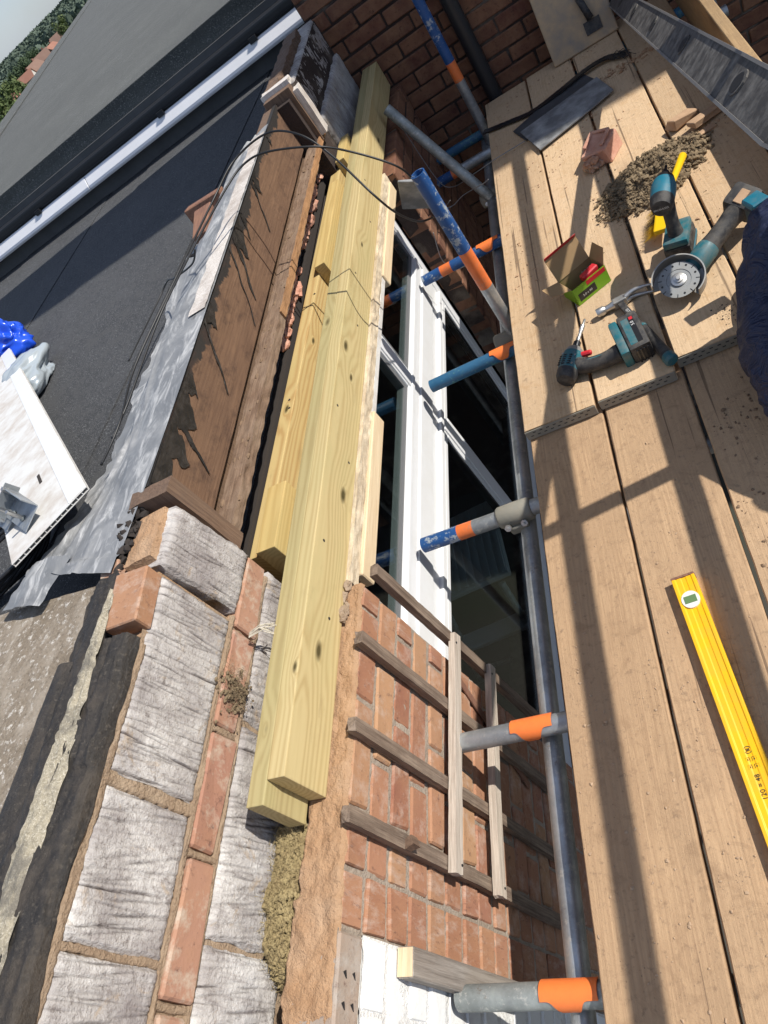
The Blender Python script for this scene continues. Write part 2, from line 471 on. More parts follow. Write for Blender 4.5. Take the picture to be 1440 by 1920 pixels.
MAT['upvc_dirty'] = plain('grubby_white_upvc', (0.70, 0.69, 0.66), 0.45, 0, (0.40, 0.33, 0.27), 12, 0.8)
MAT['gasket'] = plain('black_gasket', (0.02, 0.02, 0.022), 0.6)
MAT['grey_bead'] = plain('grey_glazing_bead', (0.16, 0.165, 0.17), 0.5)
MAT['fascia'] = plain('pale_fascia_board', (0.82, 0.82, 0.84), 0.4, 0, (0.6, 0.6, 0.6), 5, 0.3)
MAT['wall_grey'] = plain('grey_render', (0.11, 0.11, 0.11), 0.9, 0, (0.07, 0.07, 0.07), 6, 0.6)
MAT['gutter'] = plain('black_gutter', (0.02, 0.021, 0.024), 0.4)
MAT['black'] = plain('black_rubber', (0.022, 0.022, 0.024), 0.6, 0, (0.15, 0.135, 0.115), 40, 0.75)
MAT['black_plastic'] = plain('black_plastic', (0.015, 0.015, 0.017), 0.35)
MAT['teal'] = plain('teal_plastic', (0.014, 0.125, 0.155), 0.45, 0, (0.17, 0.165, 0.145), 38, 0.75)
MAT['teal_new'] = plain('bright_teal_plastic', (0.012, 0.15, 0.22), 0.4, 0, (0.12, 0.16, 0.17), 38, 0.5)
MAT['steel'] = plain('worn_steel', (0.55, 0.55, 0.54), 0.35, 0.9, (0.32, 0.3, 0.27), 25, 0.6)
MAT['disc'] = plain('dusty_diamond_disc', (0.30, 0.31, 0.31), 0.5, 0.5, (0.24, 0.22, 0.19), 20, 0.7)
MAT['guard'] = plain('dusty_alloy_guard', (0.34, 0.34, 0.33), 0.5, 0.6, (0.42, 0.38, 0.32), 20, 0.7)
MAT['yellow'] = plain('yellow_enamel', (0.88, 0.475, 0.004), 0.4, 0, (0.62, 0.36, 0.03), 22, 0.6)
MAT['yellow_brush'] = plain('yellow_plastic', (0.82, 0.52, 0.01), 0.4)
MAT['ink'] = plain('black_print', (0.02, 0.02, 0.02), 0.5)
MAT['white_print'] = plain('white_print', (0.72, 0.72, 0.70), 0.5)
MAT['red'] = plain('red_card', (0.55, 0.02, 0.03), 0.5)
MAT['green'] = plain('lime_card', (0.20, 0.42, 0.02), 0.5)
MAT['card'] = plain('brown_card', (0.36, 0.235, 0.115), 0.85, 0, (0.28, 0.17, 0.08), 8, 0.5)
MAT['vial'] = plain('green_vial', (0.13, 0.22, 0.10), 0.1)
MAT['white'] = plain('white_plastic', (0.75, 0.75, 0.70), 0.4)
MAT['slate'] = plain('chalky_slate', (0.15, 0.155, 0.16), 0.6, 0, (0.45, 0.46, 0.46), 12, 0.8, 0.3, 60)
MAT['slate_dark'] = plain('dark_slate', (0.045, 0.048, 0.054), 0.55, 0, (0.12, 0.12, 0.12), 12, 0.5, 0.3, 60)
MAT['alloy'] = plain('mortar_splashed_alloy', (0.065, 0.06, 0.057), 0.75, 0.1, (0.24, 0.225, 0.205), 34, 0.9, 0.6, 40)  # dark base carries the shade of the web; the splashes are mortar
MAT['alloy_edge'] = plain('sunlit_alloy_edge', (0.26, 0.25, 0.24), 0.5, 0.4, (0.14, 0.13, 0.125), 14, 0.7)  # paler flanges: sunlight along the edge put into the colour
MAT['ply'] = plain('mortar_stained_ply', (0.46, 0.33, 0.20), 0.85, 0, (0.24, 0.225, 0.20), 9, 1.0, 0.7, 40)
MAT['terracotta'] = plain('pink_brick_fragment', (0.50, 0.25, 0.175), 0.9, 0, (0.66, 0.42, 0.31), 24, 0.8, 0.9, 60)
MAT['shard'] = plain('pale_tile_shard', (0.47, 0.31, 0.19), 0.9, 0, (0.3, 0.19, 0.12), 18, 0.7, 0.5, 90)
MAT['navy'] = plain('navy_work_cloth', (0.014, 0.024, 0.07), 0.5, 0, (0.05, 0.055, 0.08), 7, 0.6, 1.0, 16)
def cloth(name, col, hi):
    m = NT(name, 0.5)
    v = m.co()
    n = m.noise(m.co((3, 9, 9)), 1.6, 4, 0.55, 1.2)
    n2 = m.noise(v, 9, 4, 0.6)
    m.set('Base Color', m.mix(m.ramp(n2, [(0.4, 0), (0.7, 0.7)]), col, hi))
    rdg = m.math('ABSOLUTE', m.math('SUBTRACT', n, 0.5))
    m.bump(m.math('ADD', m.math('MULTIPLY', rdg, -3.0), m.math('MULTIPLY', n2, 0.4)), 0.65, 0.025)
    return m.m
MAT['navy'] = cloth('navy_work_cloth_folds', (0.014, 0.022, 0.062), (0.035, 0.042, 0.075))
MAT['jacket'] = plain('charcoal_work_cloth', (0.07, 0.073, 0.08), 0.7, 0, (0.12, 0.12, 0.12), 9, 0.5, 0.3, 60)
MAT['skin'] = plain('skin', (0.55, 0.33, 0.24), 0.5)
MAT['hair'] = plain('brown_hair', (0.06, 0.035, 0.02), 0.6)
MAT['boot'] = plain('tan_work_boot', (0.22, 0.12, 0.06), 0.6)
MAT['blue_bag'] = plain('blue_polythene', (0.012, 0.075, 0.60), 0.25)
MAT['grey_bag'] = plain('silver_polythene', (0.42, 0.47, 0.50), 0.22, 0.25)
MAT['wool'] = plain('dusty_mineral_wool', (0.33, 0.26, 0.13), 0.95, 0, (0.17, 0.12, 0.06), 40, 0.7)
MAT['wool_dark'] = plain('grey_brown_mineral_wool', (0.235, 0.175, 0.105), 0.95, 0, (0.10, 0.07, 0.042), 40, 0.8)
MAT['dirt'] = plain('loose_dirt', (0.22, 0.145, 0.09), 0.95, 0, (0.12, 0.08, 0.05), 30, 0.6)
MAT['dirt_and_gap_dark'] = plain('black_dirt_and_gap_shade', (0.035, 0.028, 0.024), 0.95)
MAT['cable'] = plain('black_cable', (0.012, 0.012, 0.013), 0.45)
MAT['wire'] = plain('grey_wire', (0.25, 0.25, 0.25), 0.5, 0.4)
MAT['pebble'] = plain('mortar_crumb', (0.44, 0.31, 0.20), 0.95, 0, (0.3, 0.2, 0.13), 30, 0.6)
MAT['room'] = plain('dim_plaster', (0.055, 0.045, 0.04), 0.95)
MAT['steps'] = plain('grey_plastic', (0.5, 0.5, 0.5), 0.6)
MAT['ground'] = plain('damp_paving', (0.07, 0.062, 0.055), 0.95, 0, (0.04, 0.05, 0.03), 0.6, 0.8)
MAT['grass'] = plain('far_grass', (0.07, 0.10, 0.035), 0.95, 0, (0.05, 0.075, 0.03), 0.05, 0.8)
MAT['foil'] = plain('twine', (0.6, 0.55, 0.45), 0.8)

def glass_mat():
    m = NT('window_glass', 0.02)
    tr = m.node('ShaderNodeBsdfTransparent')
    tr.inputs['Color'].default_value = (0.82, 0.88, 0.87, 1)
    gl = m.node('ShaderNodeBsdfGlossy')
    gl.inputs['Roughness'].default_value = 0.01
    fr = m.node('ShaderNodeLayerWeight')
    fr.inputs['Blend'].default_value = 0.5
    fac = m.math('ADD', m.math('MULTIPLY', m.math('POWER', fr.outputs['Facing'], 4.0), 0.75), 0.06, clamp=True)
    mx = m.node('ShaderNodeMixShader')
    m.t.links.new(fac, mx.inputs[0])
    m.t.links.new(tr.outputs[0], mx.inputs[1])
    m.t.links.new(gl.outputs[0], mx.inputs[2])
    m.t.links.new(mx.outputs[0], m.t.nodes['Material Output'].inputs['Surface'])
    return m.m
MAT['glass'] = glass_mat()

# ------------------------------------------------------------------ mesh helpers
WL = {}
class MB:
    def __init__(s):
        s.v = []
        s.f = []
    def add(s, vs, fs):
        n = len(s.v)
        s.v += [Vector(p) for p in vs]
        s.f += [[n + i for i in f] for f in fs]
        return s
    def box(s, c, d, rot=None, jit=0.0, r=None):
        c = Vector(c)
        vs = []
        for sx in (-1, 1):
            for sy in (-1, 1):
                for sz in (-1, 1):
                    p = Vector((sx * d[0] / 2, sy * d[1] / 2, sz * d[2] / 2))
                    if jit:
                        q = r or rng
                        p += Vector((q.uniform(-jit, jit), q.uniform(-jit, jit), q.uniform(-jit, jit)))
                    if rot is not None:
                        p = rot @ p
                    vs.append(c + p)
        return s.add(vs, [(0, 1, 3, 2), (4, 6, 7, 5), (0, 4, 5, 1), (2, 3, 7, 6), (0, 2, 6, 4), (1, 5, 7, 3)])
    def bounds(s, x0, x1, y0, y1, z0, z1):
        return s.box(((x0 + x1) / 2, (y0 + y1) / 2, (z0 + z1) / 2), (abs(x1 - x0), abs(y1 - y0), abs(z1 - z0)))
    def prism(s, poly, vec):
        n = len(poly)
        vec = Vector(vec)
        vs = [Vector(p) for p in poly] + [Vector(p) + vec for p in poly]
        fs = [list(range(n))[::-1], list(range(n, 2 * n))]
        for i in range(n):
            j = (i + 1) % n
            fs.append((i, j, n + j, n + i))
        return s.add(vs, fs)
    def frame(s, ax):
        ax = Vector(ax).normalized()
        u = ax.orthogonal().normalized()
        return ax, u, ax.cross(u)
    def tube(s, p0, p1, r, n=20, ri=None, r1=None):
        p0 = Vector(p0)
        p1 = Vector(p1)
        ax, u, w = s.frame(p1 - p0)
        r1 = r if r1 is None else r1
        def ring(p, rad):
            return [p + (u * math.cos(2 * math.pi * i / n) + w * math.sin(2 * math.pi * i / n)) * rad for i in range(n)]
        if ri is None:
            vs = ring(p0, r) + ring(p1, r1)
            fs = [(i, (i + 1) % n, n + (i + 1) % n, n + i) for i in range(n)]
            fs += [list(range(n))[::-1], list(range(n, 2 * n))]
        else:
            vs = ring(p0, r) + ring(p1, r) + ring(p0, ri) + ring(p1, ri)
            fs = []
            for i in range(n):
                j = (i + 1) % n
                fs += [(i, j, n + j, n + i), (2 * n + j, 2 * n + i, 3 * n + i, 3 * n + j), (j, i, 2 * n + i, 2 * n + j), (n + i, n + j, 3 * n + j, 3 * n + i)]
        return s.add(vs, fs)
    def lathe(s, prof, org, ax, n=24):
        org = Vector(org)
        ax, u, w = s.frame(ax)
        vs = []
        for (r, h) in prof:
            vs += [org + ax * h + (u * math.cos(2 * math.pi * i / n) + w * math.sin(2 * math.pi * i / n)) * max(r, 1e-4) for i in range(n)]
        fs = []
        for k in range(len(prof) - 1):
            for i in range(n):
                j = (i + 1) % n
                fs.append((k * n + i, k * n + j, (k + 1) * n + j, (k + 1) * n + i))
        fs.append(list(range(n))[::-1])
        fs.append(list(range((len(prof) - 1) * n, len(prof) * n)))
        return s.add(vs, fs)
    def path(s, pts, r, n=8, radii=None):
        pts = [Vector(p) for p in pts]
        vs = []
        u = None
        for i, p in enumerate(pts):
            t = (pts[min(i + 1, len(pts) - 1)] - pts[max(i - 1, 0)]).normalized()
            if u is None:
                u = t.orthogonal().normalized()
            u = (u - t * u.dot(t)).normalized()
            w = t.cross(u)
            rr = radii[i] if radii else r
            vs += [p + (u * math.cos(2 * math.pi * k / n) + w * math.sin(2 * math.pi * k / n)) * rr for k in range(n)]
        fs = []
        for i in range(len(pts) - 1):
            for k in range(n):
                j = (k + 1) % n
                fs.append((i * n + k, i * n + j, (i + 1) * n + j, (i + 1) * n + k))
        fs.append(list(range(n))[::-1])
        fs.append(list(range((len(pts) - 1) * n, len(pts) * n)))
        return s.add(vs, fs)
    def grid(s, nu, nv, fn):
        vs = [fn(i / nu, j / nv) for j in range(nv + 1) for i in range(nu + 1)]
        fs = [(j * (nu + 1) + i, j * (nu + 1) + i + 1, (j + 1) * (nu + 1) + i + 1, (j + 1) * (nu + 1) + i) for j in range(nv) for i in range(nu)]
        return s.add(vs, fs)
    def mesh(s, name, org=(0, 0, 0), bevel=0.0, seg=1, smooth=False, weld=False, sub=0):
        org = Vector(org)
        me = bpy.data.meshes.new(name)
        me.from_pydata([tuple(p - org) for p in s.v], [], s.f)
        bm = bmesh.new()
        bm.from_mesh(me)
        if weld:
            bmesh.ops.remove_doubles(bm, verts=bm.verts, dist=1e-5)
        bmesh.ops.recalc_face_normals(bm, faces=bm.faces)
        if bevel:
            ed = [e for e in bm.edges if len(e.link_faces) == 2 and e.calc_face_angle(0) > 0.5]
            bmesh.ops.bevel(bm, geom=ed, offset=bevel, segments=seg, profile=0.6, affect='EDGES', clamp_overlap=True)
        bm.to_mesh(me)
        bm.free()
        if smooth:
            me.polygons.foreach_set('use_smooth', [True] * len(me.polygons))
            if smooth != 'all':
                bm = bmesh.new()
                bm.from_mesh(me)
                for e in bm.edges:
                    if len(e.link_faces) == 2 and e.calc_face_angle(0) > math.radians(38):
                        e.smooth = False
                bm.to_mesh(me)
                bm.free()
        return me

def tag(o, label=None, cat=None, group=None, kind=None):
    if label:
        o['label'] = label
    if cat:
        o['category'] = cat
    if group:
        o['group'] = group
    if kind:
        o['kind'] = kind
    return o

def empty(name, loc, label, cat, group=None):
    o = bpy.data.objects.new(name, None)
    o.empty_display_size = 0.05
    COL.objects.link(o)
    o.location = loc
    WL[o.name] = Vector(loc)
    return tag(o, label, cat, group)

def link(name, me, mat, parent=None, wloc=(0, 0, 0), rot=None):
    o = bpy.data.objects.new(name, me)
    COL.objects.link(o)
    if mat is not None and not me.materials:
        me.materials.append(MAT[mat])
    wloc = Vector(wloc)
    if parent is not None:
        o.parent = parent
        o.location = wloc - WL[parent.name]
    else:
        o.location = wloc
    WL[o.name] = wloc
    if rot is not None:
        o.rotation_euler = rot
    return o

def build(mb, name, mat, parent=None, base=None, bevel=0.0, seg=1, smooth=False, weld=False):
    """ONE mesh object; its origin is the parent's origin, or its own base when it stands alone."""
    if parent is not None:
        org = WL[parent.name]
    elif base is not None:
        org = Vector(base)
    else:
        xs = [p.x for p in mb.v]
        ys = [p.y for p in mb.v]
        zs = [p.z for p in mb.v]
        org = Vector(((min(xs) + max(xs)) / 2, (min(ys) + max(ys)) / 2, min(zs)))
    me = mb.mesh(name, org, bevel, seg, smooth, weld)
    return link(name, me, mat, parent, org)

def rotz(a):
    return Matrix.Rotation(a, 3, 'Z')
def nz(x, y, z=0.0, s=1.0):
    return mnoise.noise(Vector((x * s, y * s, z * s)))
def smoothstep(a, b, x):
    t = max(0.0, min(1.0, (x - a) / (b - a)))
    return t * t * (3 - 2 * t)
def catmull(pts, n=8):
    pts = [Vector(p) for p in pts]
    out = []
    P = [pts[0]] + pts + [pts[-1]]
    for i in range(1, len(P) - 2):
        for k in range(n):
            t = k / n
            a, b, c, d = P[i - 1], P[i], P[i + 1], P[i + 2]
            out.append(0.5 * ((2 * b) + (c - a) * t + (2 * a - 5 * b + 4 * c - d) * t * t + (3 * b - a - 3 * c + d) * t ** 3))
    out.append(pts[-1])
    return out

def rock(mb, c, r, sc=(1, 1, 1), rough=0.35, sub=2, seed=0):
    bm = bmesh.new()
    bmesh.ops.create_icosphere(bm, subdivisions=sub, radius=1.0)
    vs = []
    for v in bm.verts:
        p = v.co.copy()
        k = 1 + rough * mnoise.noise(p * 1.7 + Vector((seed * 3.1, seed, -seed))) + 0.4 * rough * mnoise.noise(p * 4.3 + Vector((seed, seed * 2, 1)))
        vs.append(Vector(c) + Vector((p.x * sc[0], p.y * sc[1], p.z * sc[2])) * r * k)
    fs = [[v.index for v in f.verts] for f in bm.faces]
    bm.free()
    mb.add(vs, fs)

# ================================================================== SETTING
g = MB().bounds(-70, 70, -70, 70, -2.9, -2.7)
tag(build(g, 'ground', 'ground', base=(0, 0, -2.7)), kind='structure')
TERRAIN_FAR = MB()
def terr(u, v):
    d = 45 + 1515 * v ** 1.5
    a = math.radians(360 * u)
    x, y = d * math.cos(a), d * math.sin(a)
    h = -2.75 - 11.8 * smoothstep(62, 240, d) + 11.5 * smoothstep(560, 1350, d) * (0.8 + 0.5 * nz(x, y, 0, 0.003))
    return Vector((x, y, h))
TERRAIN_FAR.grid(240, 40, terr)
tag(build(TERRAIN_FAR, 'hills', 'grass', base=(0, 0, -2.6), smooth='all'), kind='structure')

# lower flat roof of dark felt, with one lap seam
roof = MB().bounds(-9, -1.17, -1.2, 4.74, 0.45, 0.61)
lower_roof = tag(build(roof, 'flat_roof', 'felt_dark', base=(-4, 2, 0.45)), kind='structure')
seam = MB().box((-2.28, 2.3, 0.6125), (1.0, 6.5, 0.005), rotz(math.radians(-4)))
build(seam, 'felt_lap', 'felt_dark', lower_roof)
build(MB().box((-3.6, 2.3, 0.6125), (0.9, 6.4, 0.004), rotz(math.radians(-3))), 'felt_lap', 'felt_dark', lower_roof)
# upper roof beyond, with its fascia
up = MB().prism([(-5.35, 4.77, 0.9), (-17.8, 37.4, 0.9), (-19, 41, 0.9), (-1.0, 41, 0.9), (-1.0, 4.77, 0.9)], (0, 0, 0.10))
upper_roof = tag(build(up, 'upper_flat_roof', 'felt_grey', base=(-4, 8, 0.9)), kind='structure')
build(MB().prism([(-5.40, 4.77, 1.004), (-18.9, 40.9, 1.004), (-18.3, 40.9, 1.004), (-4.92, 4.77, 1.004)], (0, 0, 0.012)), 'edge_strip', 'felt_grey', upper_roof)
build(MB().grid(60, 5, lambda u, v: Vector((-5.3 + 4.3 * u, 4.745 + 0.03 * math.sin(math.pi * 0.5 * v) + 0.003 * nz(u * 30, v), 0.865 + 0.137 * v))), 'felt_upstand', 'felt_grey', upper_roof)
build(MB().bounds(-5.3, -1.0, 4.685, 4.745, 0.80, 0.862), 'gutter', 'gutter', upper_roof, bevel=0.02, seg=3)
for i, (a, b) in enumerate(((-5.3, -3.06), (-3.055, -1.0))):
    q = 0.002 * i
    build(MB().prism([(a, 4.640 + q, 0.725), (a, 4.643 + q, 0.740), (a, 4.682 + q, 0.792), (a, 4.70, 0.792), (a, 4.70, 0.71), (a, 4.65, 0.71)], (b - a, 0, 0)), 'fascia_trim', 'fascia', upper_roof, bevel=0.002)
build(MB().bounds(-5.3, -1.0, 4.74, 4.77, 0.60, 0.90), 'rendered_upstand', 'wall_grey', upper_roof)
for xk in (-3.55, -2.35, -1.6):
    build(MB().bounds(xk, xk + 0.05, 4.668, 4.69, 0.785, 0.815), 'gutter_bracket', 'gutter', upper_roof)

# dim room behind the window
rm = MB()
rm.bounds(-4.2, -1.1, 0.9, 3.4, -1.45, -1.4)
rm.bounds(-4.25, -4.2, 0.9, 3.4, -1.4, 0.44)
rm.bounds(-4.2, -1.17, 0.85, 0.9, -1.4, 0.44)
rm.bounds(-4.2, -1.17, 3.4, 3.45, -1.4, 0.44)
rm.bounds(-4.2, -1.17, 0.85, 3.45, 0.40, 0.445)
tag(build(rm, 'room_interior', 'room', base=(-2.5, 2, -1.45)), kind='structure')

# ================================================================== CAVITY WALL
wall = empty('cavity_wall', (-0.95, 0.3, -2.7), 'part-demolished cavity wall of red brick with grey scored blocks behind, below the new timbers', 'wall')
BD, BL, BH = 0.1025, 0.213, 0.067
def brick_mesh(name, seed, mat, l=BL, d=BD, h=BH, bev=0.0045, jit=0.0022):
    me = MB().box((0, 0, 0), (d, l, h), None, jit, random.Random(seed)).mesh(name, (0, 0, 0), bev, 1)
    me.materials.append(MAT[mat])
    return me
BM = {k: [brick_mesh('brick', 11 * i + j, k, jit=0.0055 if k == 'brick_orange' else 0.0024) for i in range(5)] for j, k in enumerate(('brick', 'white_brick', 'brick_far', 'brick_orange', 'brick_grey'))}
def lay(parent, kind, c, length, along='Y', jx=0.002, h=None):
    me = rng.choice(BM[kind])
    o = link('brick', me, None, parent, Vector(c) + Vector((rng.uniform(-jx, jx), 0, rng.uniform(-0.0015, 0.0015))) if along == 'Y' else Vector(c) + Vector((0, rng.uniform(-jx, jx), 0)))
    o.rotation_euler = (rng.uniform(-.006, .006), 0, (0 if along == 'Y' else math.pi / 2) + rng.choice((0, math.pi)) + rng.uniform(-.004, .004))
    o.scale = (1, length / BL, (h or BH) / BH)
    return o
def spans(a, b, pitch, start):
    """perpend positions start + k*pitch cut to [a, b]"""
    k0 = math.floor((a - start) / pitch) - 1
    out = []
    for k in range(k0, k0 + 80):
        lo, hi = start + k * pitch, start + (k + 1) * pitch
        lo2, hi2 = max(lo, a), min(hi, b)
        if hi2 - lo2 > 0.03:
            out.append((lo2, hi2))
    return out
XF = -0.861
for k in range(20):
    zt = 0.336 - 0.078 * k
    zc = zt - BH / 2
    off = 0.0 if k % 2 else 0.1125
    for (a, b) in spans(0.352, 0.976, 0.225, 0.352 + off):
        if k == 0 and a > 0.8:
            b -= 0.0
        lay(wall, 'brick', (XF - BD / 2, (a + b) / 2, zc), b - a - 0.010)
    if k == 0:
        lay(wall, 'brick', (XF - BD / 2, 0.302, zc), 0.088)
        for (a, b) in spans(-0.45, 0.252, 0.225, 0.252):
            lay(wall, 'brick_grey', (XF - BD / 2 + 0.002, (a + b) / 2, zc), b - a - 0.008)
    else:
        lay(wall, 'brick', (XF - BD / 2, 0.302, zc), 0.092)
        for (a, b) in spans(-0.45, 0.252, 0.225, 0.252 + (0.11 if k % 2 else 0)):
            lay(wall, 'white_brick', (XF - BD / 2 + 0.001, (a + b) / 2, zc), b - a - 0.006)
# perforations of the grey bricks
fr = MB()
for y in (0.19, 0.145, 0.09, 0.04, -0.02, -0.07):
    for dz in (-0.012, 0.014):
        fr.add([(XF + 0.004, y, 0.300 + dz), (XF + 0.004, y - 0.012, 0.297 + dz), (XF + 0.004, y - 0.003, 0.306 + dz), (XF - 0.004, y, 0.300 + dz), (XF - 0.004, y - 0.012, 0.297 + dz), (XF - 0.004, y - 0.003, 0.306 + dz)],
               [(0, 1, 2), (3, 5, 4), (0, 3, 4, 1), (1, 4, 5, 2), (2, 5, 3, 0)])
build(fr, 'perforation', 'gasket', wall)
def msheet(x, y0, y1, z0, z1, amp, sc=40):
    m = MB()
    def fn(u, v):
        y, z = y0 + (y1 - y0) * u, z0 + (z1 - z0) * v
        return Vector((x + amp * nz(y, z, 3, sc) + amp * nz(y, z, 9, sc * 3), y, z))
    m.grid(int((y1 - y0) / 0.012), int((z1 - z0) / 0.012), fn)
    return m
build(msheet(XF - 0.0055, 0.252, 0.974, -1.3, 0.338, 0.0022), 'mortar_joints', 'mortar', wall, smooth='all')
build(msheet(XF - 0.0015, -0.5, 0.2515, -1.3, 0.262, 0.002), 'painted_mortar', 'mortar_white', wall, smooth='all')
build(msheet(XF - 0.004, -0.5, 0.2515, 0.262, 0.338, 0.002), 'grey_mortar_joint', 'mortar', wall, smooth='all')
build(MB().bounds(-0.960, XF - 0.012, -0.5, 0.972, -2.7, 0.333), 'outer_leaf_core', 'mortar', wall)
# torn mortar bed on top of the outer leaf
def bed(u, v):
    y = -0.5 + 1.478 * v
    inner = -0.958 + 0.018 * nz(y * 9, 1.3) + 0.012 * nz(y * 31, 4.0) - (0.012 if y < 0.3 else 0)
    outer = XF - 0.001 + 0.004 * nz(y * 22, 8.1)
    x = inner + (outer - inner) * u
    z = 0.345 + 0.005 * nz(x * 40, y * 40, 2) + 0.0035 * nz(x * 110, y * 110, 5)
    if u < 0.02 or u > 0.98:
        z -= 0.012
    if y < 0.30:
        z += 0.004 * nz(x * 25, y * 25, 7) - 0.006 * smoothstep(0.3, 0.2, y)
    return Vector((x, y, z))
build(MB().grid(26, 300, bed), 'mortar_bed', 'mortar_orange', wall, smooth='all')
# lumps of broken mortar at the window corner
lm = MB()
for i in range(26):
    rock(lm, (XF - 0.03 - rng.uniform(0, 0.05), 0.955 + rng.uniform(-0.07, 0.03), 0.345 + rng.uniform(-0.01, 0.012)), rng.uniform(0.006, 0.017), (1, 1.2, .8), 0.6, 2, i)
build(lm, 'broken_mortar', 'mortar_buff', wall)

def scored_block(name, y0, y1, z0, z1, x, depth, seed, parent, mat='block', tilt=None):
    r = random.Random(seed)
    W, H = y1 - y0, z1 - z0
    grooves = []
    base_sl = r.uniform(-0.22, -0.05)
    y = y0 - 0.02
    while y < y1 + 0.02:
        grooves.append((y, base_sl + r.gauss(0, 0.07), r.uniform(0.0006, 0.0016), r.uniform(0.35, 1.0), r.uniform(0, 40)))
        y += r.uniform(0.0045, 0.013)
    nu, nv = int(W / (0.0015 if y0 < 2 else 0.004)), 22
    vs, gr = [], []
    for j in range(nv + 1):
        for i in range(nu + 1):
            yy, zz = y0 + W * i / nu, z0 + H * j / nv
            dep = 0.0
            for (gy, sl, gw, gd, ph) in grooves:
                gc = gy + sl * (zz - z0 - H / 2) + 0.0018 * mnoise.noise(Vector((zz * 30, ph, 0)))
                e = abs(yy - gc)
                if e < gw * 2:
                    kk = gd * (1 - e / (gw * 2)) * max(0.0, 0.45 + 1.3 * mnoise.noise(Vector((zz * 14, ph, 5))))
                    dep = max(dep, kk)
            ed = min(i, nu - i) / nu * W
            ez = min(j, nv - j) / nv * H
            rd = 0.007 * (1 - smoothstep(0, 0.008 + 0.008 * abs(mnoise.noise(Vector((yy * 25, zz * 25, seed + 4)))), min(ed, ez)))
            px = x - 0.0060 * dep - rd + 0.0022 * mnoise.noise(Vector((yy * 9, zz * 9, seed))) + 0.0018 * mnoise.noise(Vector((yy * 45, zz * 45, seed)))
            yo = (0.007 * mnoise.noise(Vector((zz * 16, seed, 3 + (i > 0)))) + 0.004 * mnoise.noise(Vector((zz * 70, seed, 3)))) if i in (0, nu) else 0
            zo = (0.006 * mnoise.noise(Vector((yy * 16, seed, 8 + (j > 0)))) + 0.004 * mnoise.noise(Vector((yy * 70, seed, 8)))) if j in (0, nv) else 0
            vs.append(Vector((px, yy + yo, zz + zo)))
            gr.append(min(1.0, dep * 1.25))
    fs = [(j * (nu + 1) + i, j * (nu + 1) + i + 1, (j + 1) * (nu + 1) + i + 1, (j + 1) * (nu + 1) + i) for j in range(nv) for i in range(nu)]
    n0 = len(vs)
    rim = [i for i in range(nu + 1)] + [j * (nu + 1) + nu for j in range(1, nv + 1)] + [nv * (nu + 1) + i for i in range(nu - 1, -1, -1)] + [j * (nu + 1) for j in range(nv - 1, 0, -1)]
    for q in rim:
        p = vs[q]
        vs.append(Vector((x - depth, p.y, p.z)))
        gr.append(0.0)
    nr = len(rim)
    for q in range(nr):
        fs.append((rim[(q + 1) % nr], rim[q], n0 + q, n0 + (q + 1) % nr))
    c = Vector((x - depth / 2, (y0 + y1) / 2, (z0 + z1) / 2))
    me = bpy.data.meshes.new(name)
    me.from_pydata([tuple(p - c) for p in vs], [], fs)
    a = me.attributes.new('groove', 'FLOAT', 'POINT')
    a.data.foreach_set('value', gr)
    me.polygons.foreach_set('use_smooth', [True] * len(me.polygons))
    me.materials.append(MAT[mat])
    o = link(name, me, None, parent, c)
    if tilt:
        o.rotation_euler = tilt
    return o
XI = -1.05
for i, (a, b) in enumerate(((0.425, 0.815), (0.175, 0.402), (-0.07, 0.165), (-0.34, -0.08))):
    scored_block('scored_block', a, b, 0.555, 0.752, XI, 0.1, 20 + i, wall)
for i, (a, b) in enumerate(((0.625, 1.0), (0.225, 0.612), (-0.18, 0.215))):
    scored_block('scored_block', a, b, 0.255, 0.466, XI, 0.1, 40 + i, wall)
for (a, b) in ((0.81, 1.0), (0.585, 0.80), (0.352, 0.572), (0.125, 0.337), (-0.11, 0.112), (-0.33, -0.12)):
    lay(wall, 'brick_orange', (XI - BD / 2 + 0.001, (a + b) / 2, 0.511), b - a, h=0.064)
tb = scored_block('scored_block', 0.842, 0.992, 0.545, 0.772, XI + 0.006, 0.11, 77, wall, tilt=(math.radians(3), 0, math.radians(-5)))
tag(tb, 'loose scored block with an orange broken top')
orr = MB()
orr.grid(14, 14, lambda u, v: Vector((-1.150 + 0.085 * u, 0.838 + 0.15 * v + 0.01 * (u - .5), 0.786 + 0.006 * math.sin(math.pi * u) * math.sin(math.pi * v) + 0.003 * nz(u * 5, v * 5, 3) - (0.05 if u in (0, 1) or v in (0, 1) else 0))))
build(orr, 'broken_block_top', 'mortar_orange', wall)
rb_ = lay(wall, 'brick', (-1.092, 0.752, 0.776), 0.125, h=0.044, jx=0.0)
rb_.rotation_euler = (0.04, 0.10, math.radians(4))
rb_.scale.x = 0.80
rb_ = lay(wall, 'brick_orange', (-1.178, 0.832, 0.776), 0.07, h=0.03, jx=0.0)
rb_.rotation_euler = (0.05, -0.06, math.radians(20))
rb_.scale.x = 0.55
build(msheet(XI - 0.010, -0.5, 0.82, 0.2, 0.762, 0.004, 30), 'inner_mortar_joints', 'mortar_buff', wall, smooth='all')
build(MB().bounds(-1.16, XI - 0.02, -0.5, 0.83, -2.7, 0.755), 'inner_leaf_core', 'mortar_orange', wall)
build(MB().bounds(-1.16, XI - 0.02, 0.83, 1.0, -2.7, 0.545), 'inner_leaf_core', 'mortar_orange', wall)
build(MB().bounds(-1.95, -1.165, -0.6, 0.82, 0.3, 0.752), 'parapet_core', 'felt_strip', wall)
